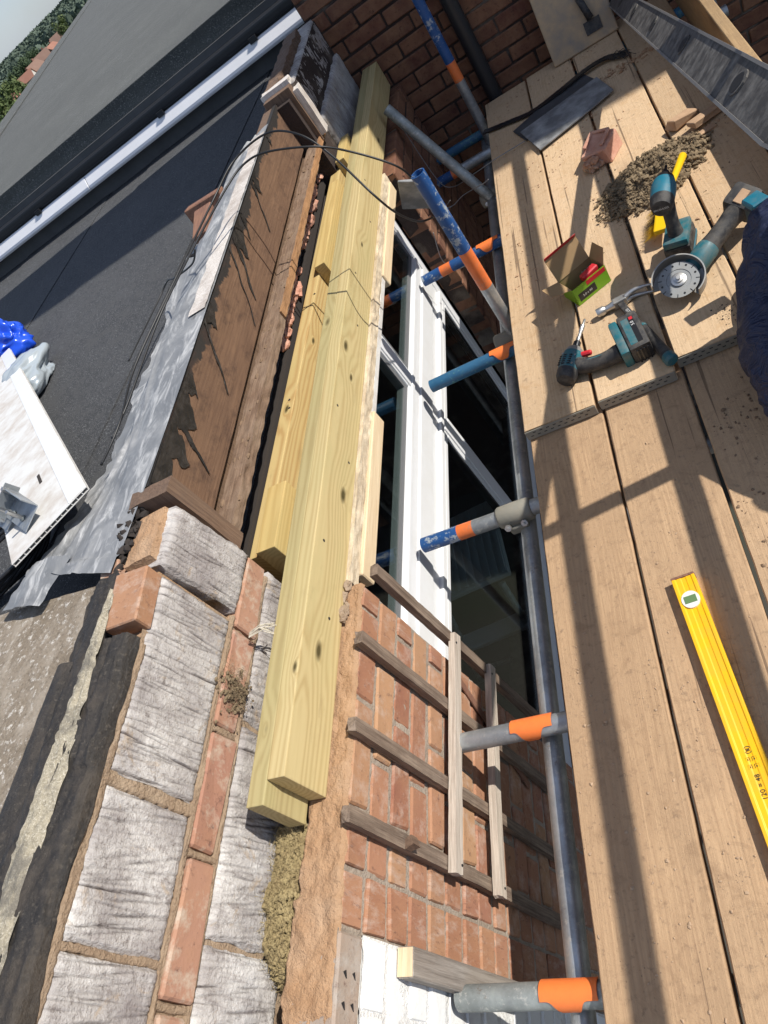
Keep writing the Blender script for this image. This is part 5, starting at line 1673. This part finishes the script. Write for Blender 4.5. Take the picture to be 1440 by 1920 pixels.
def heap_pt(r):
    while True:
        x, y = r.gauss(0.035, 0.09), r.gauss(2.555, 0.09)
        z = heap_z(x, y)
        if z > 0.001 or r.random() < .04:
            return Vector((x, y, ZU + max(z, .002) * r.uniform(.6, 1.15))), 0.0013
fibres(hp_, heap_pt, 3000, 0.010, rh, .6)
tag(build(hp_, 'wool_heap', 'wool_dark'), 'heap of grey-brown mineral wool crumbs on the far boards', 'debris heap', kind='stuff')
GS = 'broken tile shards on the far boards'
for i, (x, y, a, d, lb) in enumerate(((0.205, 2.80, .35, (.10, .055, .030), 'curved pale tile shard beside the wool heap'), (0.285, 2.74, .45, (.15, .05, .022), 'long splintered tile shard nearest the ladder stile'), (0.255, 2.665, .5, (.07, .018, .008), 'thin sliver of pale tile in front of the long shard'))):
    mb = MB().box((x, y, ZU + d[2] / 2 + .004), d, rotz(-a + .9) @ Matrix.Rotation(.15, 3, 'Y'), .008)
    tag(build(mb, 'tile_shard', 'shard', bevel=.003), lb, 'tile shard', GS)
# crumbs and dirt on the boards
def crumbs(name, n, pts, r0, r1, mat, label):
    m = MB()
    r = random.Random(hash(label) % 1000 if False else len(label))
    for i in range(n):
        p = pts(r)
        rr = r0 + (r1 - r0) * r.random() ** 9
        rock(m, (p[0], p[1], p[2] + rr * .3), rr, (r.uniform(.7, 1.4), r.uniform(.7, 1.4), .6), .9, 1, i * 1.7)
    return tag(build(m, name, mat), label, 'debris', kind='stuff')
def near_pts(r):
    while True:
        x, y = r.uniform(-.515, -.08), r.choice((r.uniform(-.1, 1.5), r.gauss(.52, .18)))
        if not (-.303 < x < -.288) and abs(y) < 1.55 and 0.9 * nz(x * 9, y * 5, 3) + .35 > r.random() * .9:
            return (x, y, 0.0)
crumbs('mortar_crumbs', 1500, near_pts, .0005, .0036, 'pebble', 'scattered pale mortar crumbs on the near boards')
def dark_pts(r):
    while True:
        x, y = r.uniform(-.05, .16), r.uniform(.3, 1.55)
        if .9 * nz(x * 9, y * 7, 8) + .3 > r.random():
            return (x, y, 0.0)
crumbs('dirt_crumbs', 1500, dark_pts, .0005, .005, 'dirt', 'brown dirt crumbs on the near boards right of the level')
def far_pts(r):
    while True:
        x, y = r.uniform(-.50, .37), r.uniform(1.9, 3.9)
        if (nz(x * 5, y * 4, 5) + .1 > r.random() * .8) and not (-.31 < x < -.297):
            return (x, y, ZU)
crumbs('sand_crumbs', 2600, far_pts, .0005, .0055, 'shard', 'sandy mortar grit scattered over the far boards')
crumbs('dark_dust', 160, lambda r: (r.gauss(.085, .014), r.gauss(1.74, .03), ZU), .0008, .003, 'dirt_and_gap_dark', 'small patch of black dust on the board by the trousers')
crumbs('wool_dust', 900, lambda r: (r.gauss(.045, .13), r.gauss(2.54, .12), ZU), .0005, .004, 'wool_dark', 'fine grey-brown dust spread round the mineral wool heap')
# sandy ridge where the slate shelter ended
crumbs('sand_ridge', 260, lambda r: (lambda x: (x, 3.50 + .10 * (x - .05) + r.gauss(0, .02), ZU))(r.uniform(-.03, .25)), .002, .011, 'mortar_orange', 'ridge of orange sand beyond the slates')

# --- spot board leaning on the brick wall, with a black-handled tool on it
sbd = MB()
Fp = Fr((-0.155, 3.90, ZU + .002), (1, -0.03, 0), (0, 0.45, 0.9))
Fp.box(sbd, (.155, .21, 0), (.31, .42, .020))
spb = tag(build(sbd, 'mortar_board', 'ply', bevel=.004), 'mortar-stained plywood board leaning on the brick wall', 'board')
tt = empty('trowel', Fp(.21, .12, .02), 'black-handled tool stuck to the leaning mortar board', 'trowel')
sg = 1 if Fp.c.y < 0 else -1
build(MB().path([Fp(.215, .10, sg * .022), Fp(.205, .15, sg * .030), Fp(.195, .205, sg * .032)], .016, 12, [.017, .0155, .0165]), 'handle', 'black', tt, smooth='all')
bl_ = MB()
Fp.box(bl_, (.215, .07, sg * .014), (.075, .055, .004))
build(bl_, 'blade', 'black', tt)
# --- black ribbed strap across the far boards
sp_ = [(-0.545, 3.668, ZU + .006), (-0.42, 3.615, ZU + .006), (-0.30, 3.575, ZU + .006), (-0.16, 3.59, ZU + .016), (-0.03, 3.64, ZU + .016), (0.06, 3.64, ZU + .014), (0.10, 3.60, ZU + .010)]
cp = catmull(sp_, 10)
m = MB()
for i, p in enumerate(cp):
    t = (cp[min(i + 1, len(cp) - 1)] - cp[max(i - 1, 0)]).normalized()
    w_ = Vector((-t.y, t.x, 0)).normalized() * (.017 if i % 2 else .015)
    m.v += [p - w_, p + w_, p + w_ + Vector((0, 0, .007)), p - w_ + Vector((0, 0, .007))]
for i in range(len(cp) - 1):
    for k in range(4):
        j = (k + 1) % 4
        m.f.append((i * 4 + k, i * 4 + j, (i + 1) * 4 + j, (i + 1) * 4 + k))
stp = tag(build(m, 'ribbed_strap', 'black_plastic'), 'black ribbed plastic strap with a frayed end behind the slates', 'strap')
m = MB()
for i in range(40):
    a = Vector((0.09 + rng.uniform(-.02, .01), 3.61 + rng.uniform(-.012, .012), ZU + .014))
    m.path([a, a + Vector((.03 + rng.gauss(0, .008), -.012 + rng.gauss(0, .014), rng.uniform(-.004, .014))), a + Vector((.05 + rng.gauss(0, .01), -.04 + rng.gauss(0, .018), -.006))], .0011, 4)
build(m, 'frayed_end', 'black', stp)

# ================================================================== LADDER
La, Lb = Vector((0.178, 0.98, 0.933)), Vector((0.178, 3.98, 0.148))
lad = empty('ladder_stile', (La + Lb) / 2, 'mortar-splashed alloy ladder stile with drop-shaped holes slanting over the outer boards', 'ladder stile')  # ladder stile, enlarged and set deeper so its shadow misses the joists
ldir = (Lb - La).normalized()
lup = Vector((0.78, 0, 0.62))
lup = (lup - ldir * lup.dot(ldir)).normalized()
lsd = ldir.cross(lup)
if lsd.z > 0:
    lsd = -lsd
LM = Matrix((ldir, lsd, lup)).transposed()
LEN = (Lb - La).length
c = (La + Lb) / 2
m = MB()
m.box(c + lsd * .002, (LEN, 0.004, 0.066), LM)
web = build(m, 'web', 'alloy', lad)
for sg in (-1, 1):
    m = MB()
    m.box(c + lsd * .016 + lup * .0355 * sg, (LEN, 0.036, 0.005), LM)
    build(m, 'flange', 'alloy_edge', lad)
for i in range(5):
    u = -LEN / 2 + .275 + .585 * i
    h = []
    for q in range(20):
        a = 2 * math.pi * q / 20
        r = .017 * (1 + .45 * max(0, math.cos(a - 2.2)) ** 3)
        h.append(c + ldir * (u + 1.6 * r * math.cos(a)) + lup * (r * math.sin(a)) - lsd * .0002)
    rim = build(MB().prism(h, -lsd * .003), 'hole_rim', 'alloy', lad)
    c2 = c + ldir * u
    h2 = [c2 + (p - c2) * .8 - lsd * .0031 for p in h]
    build(MB().prism(h2, -lsd * .0006), 'hole', 'gasket', rim)
# ================================================================== ROOF CLUTTER
wb = empty('soffit_board', (-1.45, 1.1, 0.80), 'grubby white hollow plastic soffit board lying on the roof edge', 'plastic board')
WB = Fr((-1.345, 1.13, 0.823), (-0.66, 0.74, -0.055), (-0.875, -0.48, 0.0))
m = MB()
WB.box(m, (1.15, .125, .0045), (2.3, .25, .0015))
WB.box(m, (1.15, .125, -.0045), (2.3, .25, .0015))
build(m, 'skin', 'upvc_dirty', wb)
for i in range(15):
    m = MB()
    WB.box(m, (1.15, .0012 + .01766 * i, 0), (2.298, .0016, .0075))
    build(m, 'rib', 'upvc_dirty', wb)
sg = 1 if WB.c.z > 0 else -1
m = MB()
WB.box(m, (1.15, .03, sg * .0065), (2.29, .055, .0025))
build(m, 'edge_lip', 'upvc', wb, bevel=.0008)
m = MB()
WB.box(m, (.33, .105, sg * .0056), (.075, .010, .0008))
build(m, 'slot', 'dirt_and_gap_dark', wb)
bk = empty('angle_bracket', (-1.58, 1.14, 0.83), 'bent galvanised steel bracket with screws lying on the white board', 'bracket')
KB = Fr((-1.575, 1.135, 0.845), (0.80, -0.60, -0.06), (0.55, 0.75, 0.25))
sgk = 1 if KB.c.z > 0 else -1
m = MB()
KB.box(m, (0, 0, 0), (.15, .07, .003))
build(m, 'plate', 'galv', bk, bevel=.0008)
m = MB()
KB.box(m, (-.0, .036, sgk * .022), (.15, .003, .044))
build(m, 'flange', 'galv', bk, bevel=.0008)
m = MB()
KB.box(m, (-.074, 0, sgk * .02), (.003, .10, .04))
build(m, 'end_flange', 'galv', bk, bevel=.0008)
m = MB()
KB.box(m, (-.10, -.04, -.004), (.11, .05, .003))
tg = build(m, 'tongue', 'galv', bk, bevel=.0008)
ring = [KB(-.10 + .018 * math.cos(t * .3), -.04 + .018 * math.sin(t * .3), sgk * .0025) for t in range(16)]
build(MB().path(ring, .003, 6), 'stamped_curl', 'gasket', tg)
for (u, v) in ((.03, -.01), (-.03, -.015), (-.06, .03)):
    build(MB().tube(KB(u, v, sgk * .002), KB(u + .012, v + .004, sgk * .05), .005, 8), 'screw', 'steel', bk)
    build(MB().lathe([(.004, 0), (.009, .002), (.009, .005)], KB(u, v, sgk * .001), KB.c * sgk, 10), 'washer', 'galv_dull', bk)
def bag(name, c, r, sc, seed, mat, label, rough=0.5):
    m = MB()
    bm = bmesh.new()
    bmesh.ops.create_icosphere(bm, subdivisions=5, radius=1.0)
    vs = []
    for v in bm.verts:
        p = v.co.copy()
        k = 1 + rough * mnoise.noise(p * 1.3 + Vector((seed, 0, 0))) + .30 * rough * (1 - 2 * abs(mnoise.noise(p * 2.4 + Vector((0, seed, 0))))) + .05 * rough * (1 - 2 * abs(mnoise.noise(p * 7.5 + Vector((0, 2, seed)))))
        q = Vector((p.x * sc[0], p.y * sc[1], max(p.z, -.55) * sc[2])) * r * k
        vs.append(Vector(c) + q)
    fs = [[v.index for v in f.verts] for f in bm.faces]
    bm.free()
    m.add(vs, fs)
    o = build(m, name, mat, smooth='all')
    return tag(o, label, 'bag')
bag('rubble_bag', (-3.02, 2.95, 0.70), 0.15, (1.2, .75, .7), 3.3, 'blue_bag', 'bright blue plastic bag at the left edge of the flat roof', .55)
bag('rubble_bag', (-2.54, 2.43, 0.665), 0.125, (.75, 1.3, .5), 8.1, 'grey_bag', 'crumpled silver-grey plastic bag in front of the blue bag', .6)
bag('rubble_bag', (-2.98, 2.70, 0.68), 0.085, (1, 1, .8), 5.2, 'grey_bag', 'small clear bag tucked beside the blue bag', .5)
m = MB()
for k in range(7):
    rr = .20 + .012 * k
    pts = [(-2.05 + rr * math.cos(t * .2), 1.30 + .8 * rr * math.sin(t * .2), .625 + .010 * k + .006 * math.sin(t + k)) for t in range(33)]
    m.path(pts, .006, 6)
tag(build(m, 'cable_coil', 'cable', smooth='all'), 'coil of black cable lying in the shade beyond the coping', 'cable')

# ================================================================== CABLES
C1 = [(-1.42, 1.28, .775), (-1.373, 1.397, 0.795), (-1.373, 1.622, 0.815), (-1.255, 1.909, 0.86), (-1.101, 2.121, 0.92), (-1.03, 2.266, 0.94), (-0.906, 2.3, 0.94), (-0.804, 2.244, 0.9), (-0.737, 2.183, 0.82), (-0.657, 2.059, 0.7), (-0.639, 2.094, 0.6), (-0.625, 2.191, 0.5), (-0.60, 2.271, 0.45)]
C2 = [(-1.40, 1.36, .785), (-1.362, 1.466, 0.80), (-1.308, 1.77, 0.835), (-1.186, 1.967, 0.88), (-1.058, 2.125, 0.92), (-0.992, 2.205, 0.93), (-0.906, 2.211, 0.92), (-0.768, 2.196, 0.86), (-0.691, 2.222, 0.78), (-0.602, 2.218, 0.68), (-0.585, 2.25, 0.60), (-0.58, 2.29, 0.48)]
tag(build(MB().path(catmull(C1, 8), .0034, 8), 'power_cable', 'cable', smooth='all'), 'black cable arching highest from the lead to the blue upright tube', 'cable', 'black cables over the joists')
tag(build(MB().path(catmull(C2, 8), .0034, 8), 'power_cable', 'cable', smooth='all'), 'black cable arching lower over the joists to the top of the blue tube', 'cable', 'black cables over the joists')
C3 = [(-1.66, 1.95, .70), (-1.62, 2.25, .705), (-1.56, 2.31, .73), (-1.40, 2.12, .79), (-1.25, 2.02, .83), (-1.19, 1.99, .87)]
tag(build(MB().path(catmull(C3, 8), .003, 8), 'power_cable', 'cable', smooth='all'), 'black cable looping back over the lead flashing', 'cable')
for pts, lb in (([(-0.55, 3.20, .045), (-0.585, 3.222, 0.03), (-0.693, 3.289, 0.0), (-0.76, 3.292, -0.02), (-0.792, 3.266, 0.0), (-0.74, 3.2, .05)], 'grey wire curling from the brace coupler'),
                ([(-0.36, 3.34, 0.050), (-0.497, 3.324, 0.055), (-0.619, 3.362, 0.03), (-0.746, 3.424, 0.0), (-0.80, 3.45, .06), (-.84, 3.55, .30)], 'thin grey wire running from the slates across the gap'),
                ([(-0.80, 2.9, .10), (-0.84, 2.93, -0.05), (-0.82, 3.0, -0.16), (-0.76, 2.98, -0.15)], 'thin dark wire hanging at the far window reveal')):
    tag(build(MB().path(catmull(pts, 8), .0022, 6), 'loose_wire', 'wire', smooth='all'), lb, 'wire')
tw = MB()
for i in range(10):
    a = Vector((-1.03, 0.795 + rng.uniform(-.008, .008), 0.515))
    tw.path([a, a + Vector((.03, .01, .0) ) + Vector((rng.gauss(0, .004), rng.gauss(0, .004), rng.gauss(0, .004))), Vector((-0.99 + rng.gauss(0, .008), 0.815 + rng.gauss(0, .01), 0.492 + rng.gauss(0, .006)))], .0011, 4)
tag(build(tw, 'frayed_twine', 'foil'), 'pale frayed twine sticking out between inner leaf and joists', 'twine')

# ================================================================== KNEELING PERSON AT THE RIGHT EDGE
def skin(name, verts, edges, radii, mat, parent=None, root=0, sub=2, base=None):
    me = bpy.data.meshes.new(name)
    org = WL[parent.name] if parent is not None else Vector(base)
    me.from_pydata([tuple(Vector(v) - org) for v in verts], edges, [])
    o = link(name, me, None, parent, org)
    mod = o.modifiers.new('skin', 'SKIN')
    mod.use_smooth_shade = True
    mod.branch_smoothing = 0.6
    for i, r in enumerate(radii):
        d = me.skin_vertices[0].data[i]
        d.radius = r if isinstance(r, tuple) else (r, r)
        d.use_root = (i == root)
    ss = o.modifiers.new('sub', 'SUBSURF')
    ss.levels = sub
    ss.render_levels = sub + (1 if name == 'trousers' else 0)
    me.materials.append(MAT[mat])
    return o
PX, PY = 0.02, 0.02
def P(x, y, z):
    return (x + PX, y + PY, z)
V, E, RR = [], [], []
def node(p, r, par=None):
    V.append(p)
    RR.append(r)
    if par is not None:
        E.append((par, len(V) - 1))
    return len(V) - 1
pel = node(P(.29, 1.60, .27), .075)
sp1 = node(P(.32, 1.53, .385), .078, pel)
ch = node(P(.41, 1.40, .45), .085, sp1)
nk0 = node(P(.47, 1.32, .49), .07, ch)
nk = node(P(.52, 1.27, .51), .05, nk0)
h0 = node(P(.56, 1.23, .53), .070, nk)
h1 = node(P(.60, 1.18, .56), .082, h0)
h2 = node(P(.63, 1.15, .60), .055, h1)
for s in (-1, 1):
    k_ = .045 if s < 0 else 0
    hip = node(P(.29 + s * .085 - k_, 1.60, .22), .058, pel)
    kn = node(P(.29 + s * .11 - k_, 1.23, .085), .05, hip)
    cf = node(P(.29 + s * .105 - k_, 1.40, .068), .044, kn)
    an = node(P(.29 + s * .10 - k_, 1.63, .055), .038, cf)
    to = node(P(.29 + s * .10 - k_, 1.74, .035), .030, an)
    shd = node(P(.42 + s * .12, 1.36 - s * .06, .455), .05, ch)
    el = node(P(.42 + s * .14, 1.18, .28), .036, shd)
    wr = node(P(.40 + s * .11, 1.02, .14), .026, el)
    pa = node(P(.325 + s * .115 + .07, .96, .09), .032, wr)
    for q in range(4):
        f0 = node(P(.395 + s * .115 + (q - 1.5) * .019, .905, .075), .0095, pa)
        f1 = node(P(.395 + s * .115 + (q - 1.5) * .021, .878 - .006 * (q in (1, 2)), .045), .0085, f0)
        node(P(.395 + s * .115 + (q - 1.5) * .022, .862 - .008 * (q in (1, 2)), .014), .0075, f1)
    th0 = node(P(.395 + s * .08, .945, .07), .010, pa)
    node(P(.395 + s * .062, .93, .042), .009, th0)
person = skin('person', V, E, RR, 'skin', base=P(.29, 1.45, 0))
tag(person, 'person in navy work trousers kneeling at the right edge of the boards', 'person')
tv = [P(.29, 1.60, .27), P(.30, 1.55, .37)]
te = [(0, 1)]
trr = [.125, .118]
for s in (-1, 1):
    b = len(tv)
    k_ = .045 if s < 0 else 0
    tv += [P(.29 + s * .085 - k_, 1.605, .215), P(.29 + s * .105 - k_, 1.42, .165), P(.29 + s * .112 - k_, 1.225, .095), P(.29 + s * .108 - k_, 1.40, .082), P(.29 + s * .10 - k_, 1.62, .066)]
    te += [(0, b), (b, b + 1), (b + 1, b + 2), (b + 2, b + 3), (b + 3, b + 4)]
    trr += [.112, .10, .082, .072, .062]
tro = skin('trousers', tv, te, trr, 'navy', person)
dt = bpy.data.textures.new('folds', 'CLOUDS')
dt.noise_scale = 0.035
dt.noise_depth = 3
dm = tro.modifiers.new('folds', 'DISPLACE')
dm.texture = dt
dm.strength = 0.034
dm.mid_level = 0.5
jv = [P(.305, 1.585, .335), P(.335, 1.53, .39), P(.41, 1.40, .45), P(.47, 1.32, .49)]
je = [(0, 1), (1, 2), (2, 3)]
jr = [.128, .130, .138, .075]
for s in (-1, 1):
    b = len(jv)
    jv += [P(.42 + s * .115, 1.36 - s * .06, .455), P(.42 + s * .14, 1.18, .28), P(.40 + s * .112, 1.035, .155)]
    je += [(2, b), (b, b + 1), (b + 1, b + 2)]
    jr += [.078, .060, .046]
jk = skin('jacket', jv, je, jr, 'jacket', person, root=2)
for s in (-1, 1):
    k_ = .045 if s < 0 else 0
    skin('boot', [P(.29 + s * .10 - k_, 1.60, .06), P(.29 + s * .10 - k_, 1.68, .052), P(.29 + s * .10 - k_, 1.79, .040)], [(0, 1), (1, 2)], [.052, .050, .036], 'boot', person)
m = MB()
rock(m, P(.61, 1.20, .60), .088, (1, 1.0, .72), .15, 3, 4)
build(m, 'hair', 'hair', person, smooth='all')
for s in (-1, 1):
    m = MB()
    rock(m, P(.62 + s * .022, 1.115 + s * .02, .535), .012, (1, .7, .8), 0, 2, 1)
    build(m, 'eye', 'white', person, smooth='all')
    m = MB()
    rock(m, P(.60 + s * .065, 1.19 + s * .05, .55), .024, (.4, .8, 1.2), .1, 2, 1)
    build(m, 'ear', 'skin', person, smooth='all')
m = MB()
rock(m, P(.640, 1.115, .515), .018, (.8, .9, 1.3), 0, 2, 1)
build(m, 'nose', 'skin', person, smooth='all')
m = MB()
rock(m, P(.622, 1.135, .485), .020, (1.1, .4, .35), 0, 2, 1)
build(m, 'mouth', 'terracotta', person, smooth='all')
hol = MB().box((0.232, 1.80, 0.235), (.045, .05, .075), rotz(.3))
ho2 = tag(build(hol, 'battery_pack', 'black_plastic', bevel=.006), 'black battery with teal top hanging at the kneeling person', 'battery')
build(MB().box((0.232, 1.80, 0.281), (.046, .051, .018), rotz(.3)), 'teal_top', 'teal_new', ho2, bevel=.004)
ring = [(0.215 + .010 * math.cos(t * .42), 1.70 + .022 * math.sin(t * .42), 0.14 + .032 * math.cos(t * .42)) for t in range(16)]
tag(build(MB().path(ring, .0035, 6), 'snap_hook', 'steel', smooth='all'), 'oval steel snap hook dangling beside the trousers', 'snap hook')

# ================================================================== FAR HOUSES AND TREES
def far_pos(az, d, z):
    a = math.radians(az)
    return Vector((d * math.cos(a), d * math.sin(a), z))
MAT['tile'] = plain('brown_roof_tile', (0.20, 0.12, 0.09), 0.9, 0, (0.26, 0.17, 0.13), .3, .6)
MAT['tile_red'] = plain('red_roof_tile', (0.28, 0.13, 0.09), 0.9, 0, (0.34, 0.18, 0.13), .3, .6)
MAT['hbrick'] = plain('far_brick', (0.24, 0.12, 0.09), 0.9)
MAT['hrender'] = plain('far_render', (0.55, 0.5, 0.46), 0.9)
MAT['hglass'] = plain('far_pane', (0.05, 0.06, 0.07), 0.1)
MAT['bark'] = plain('bark', (0.10, 0.07, 0.05), 0.9)
def leaf(name, a, b):
    m = NT(name, 0.8)
    m.set('Base Color', m.mix(m.ramp(m.noise(m.co(), .35, 4), [(.35, 0), (.65, 1)]), a, b))
    return m.m
MAT['leaf'] = leaf('mid_green_leaves', (0.055, 0.085, 0.022), (0.10, 0.13, 0.035))
MAT['leaf_dark'] = leaf('dark_green_leaves', (0.028, 0.052, 0.020), (0.05, 0.08, 0.028))
MAT['leaf_blue'] = leaf('hazy_green_leaves', (0.06, 0.09, 0.062), (0.085, 0.115, 0.08))
def house_far(az, d, zb, w, dp_, hw, hr, rot, roofm, wallm, label):
    c = far_pos(az, d, zb)
    r = empty('far_house', c, label, 'house', 'houses beyond the roof')
    R = rotz(rot)
    def pt(x, y, z):
        return c + R @ Vector((x, y, z))
    m = MB()
    m.prism([pt(-w / 2, -dp_ / 2, 0), pt(w / 2, -dp_ / 2, 0), pt(w / 2, dp_ / 2, 0), pt(-w / 2, dp_ / 2, 0)], (0, 0, hw))
    for s in (-1, 1):
        m.prism([pt(s * w / 2, -dp_ / 2, hw), pt(s * w / 2, dp_ / 2, hw), pt(s * w / 2, 0, hw + hr)], R @ Vector((-s * .3, 0, 0)))
    build(m, 'wall', wallm, r)
    m = MB()
    for s in (-1, 1):
        m.prism([pt(-w / 2 - .4, s * (dp_ / 2 + .4), hw - .25), pt(w / 2 + .4, s * (dp_ / 2 + .4), hw - .25), pt(w / 2 + .4, 0, hw + hr + .1), pt(-w / 2 - .4, 0, hw + hr + .1)], (0, 0, .3))
    rf = build(m, 'roof', roofm, r)
    build(MB().box(pt(w * .3, .3, hw + hr + .4), (.9, .7, 2.0), R), 'chimney', 'hbrick', rf)
    for s in (-1, 1):
        for x in (-w * .28, w * .28):
            for z in (1.6, 4.2):
                wo_ = build(MB().box(pt(x, s * (dp_ / 2 + .02), z), (1.5, .12, 1.3), R), 'window', 'hrender', r)
                build(MB().box(pt(x, s * (dp_ / 2 + .09), z), (1.3, .06, 1.1), R), 'pane', 'hglass', wo_)
    return r
house_far(118.25, 520, -13.8, 10, 8, 5.0, 3.2, .3, 'tile', 'hbrick', 'far brown-roofed house highest on the skyline next to the round tree')
house_far(119.05, 500, -14.8, 8, 8, 5.0, 2.9, 1.4, 'tile_red', 'hbrick', 'far red-roofed house second along the skyline')
house_far(119.85, 480, -14.4, 9, 8, 5.0, 3.2, .5, 'tile', 'hrender', 'far house with wide brown roof in the middle of the row')
house_far(120.65, 460, -14.8, 8, 8, 5.0, 3.3, 1.2, 'tile', 'hbrick', 'far house with steep brown gable left of the middle')
house_far(121.45, 450, -15.2, 9, 7, 5.0, 3.0, .2, 'tile_red', 'hrender', 'far red-brown roofed house lowest in the row beside the big tree')
house_far(123.25, 230, -12.1, 7, 6, 4.6, 2.2, .9, 'tile_red', 'hbrick', 'nearer orange-roofed house half hidden at the left picture edge')
def tree(az, d, zb, h, w, mat, label, seed, n=1500):
    c = far_pos(az, d, zb)
    r = empty('tree', c, label, 'tree', 'trees beyond the roof')
    rr = random.Random(seed)
    m = MB()
    m.path([c, c + Vector((0, 0, h * .3)), c + Vector((.02 * h, 0, h * .65))], .2, 7, [.03 * h, .022 * h, .008 * h])
    for i in range(6):
        a = rr.uniform(0, 6.28)
        b = c + Vector((0, 0, h * rr.uniform(.28, .5)))
        m.path([b, b + Vector((math.cos(a) * w * .3, math.sin(a) * w * .3, h * .22))], .1, 5, [.012 * h, .004 * h])
    build(m, 'trunk', 'bark', r)
    m = MB()
    cl = [(Vector((rr.gauss(0, w * .2), rr.gauss(0, w * .2), h * rr.uniform(.38, .88))), w * rr.uniform(.14, .27)) for _ in range(16)]
    for i in range(n):
        q, s = rr.choice(cl)
        dv = Vector((rr.gauss(0, 1), rr.gauss(0, 1), rr.gauss(0, 1))).normalized()
        p = c + q + dv * s * rr.uniform(.75, 1.1)
        sz = w * .038 * rr.uniform(.6, 1.4)
        u = dv.orthogonal().normalized()
        u = Matrix.Rotation(rr.uniform(0, 6.28), 3, dv) @ u
        t = (dv.cross(u) + dv * rr.uniform(-.6, .6)).normalized()
        m.add([p - u * sz, p + t * sz * .7, p + u * sz, p - t * sz * .7], [(0, 1, 2, 3)])
    build(m, 'crown', mat, r)
    return r
tree(117.80, 480, -14.5, 14, 10, 'leaf', 'round bright green tree above the row of far houses', 1)
tree(121.90, 470, -15.5, 13, 12, 'leaf_dark', 'dark tree behind the lowest far houses', 2)
tree(121.00, 560, -15.5, 13, 12, 'leaf_dark', 'dark tree behind the steep brown gable', 3)
tree(120.30, 600, -15.5, 13, 11, 'leaf_dark', 'small dark tree behind the wide brown roof', 6)
tree(122.60, 250, -11.6, 10.0, 9, 'leaf', 'large green tree at the left picture edge', 4, 2600)
tree(123.80, 210, -11.6, 10.2, 9, 'leaf', 'large green tree cut off by the left picture edge', 5, 2600)
wdl = MB()
rt_ = random.Random(12)
for i in range(9000):
    az, d = rt_.uniform(112, 127), rt_.uniform(700, 1400)
    u, v = az / 360, ((d - 45) / 1515) ** (1 / 1.5)
    p = terr(u, v)
    s = rt_.uniform(1.6, 3.6)
    dv = Vector((rt_.gauss(0, 1), rt_.gauss(0, 1), rt_.gauss(0, .6))).normalized()
    for k in range(3):
        a = Vector((rt_.gauss(0, 1), rt_.gauss(0, 1), rt_.gauss(0, 1))).normalized() * s
        b = dv.cross(a).normalized() * s
        q = p + Vector((rt_.gauss(0, 3), rt_.gauss(0, 3), rt_.uniform(1, 7)))
        wdl.add([q - a, q + b, q + a, q - b], [(0, 1, 2, 3)])
tag(build(wdl, 'distant_woodland', 'leaf_blue'), 'hazy green wooded hillside on the skyline', 'woodland', kind='stuff')
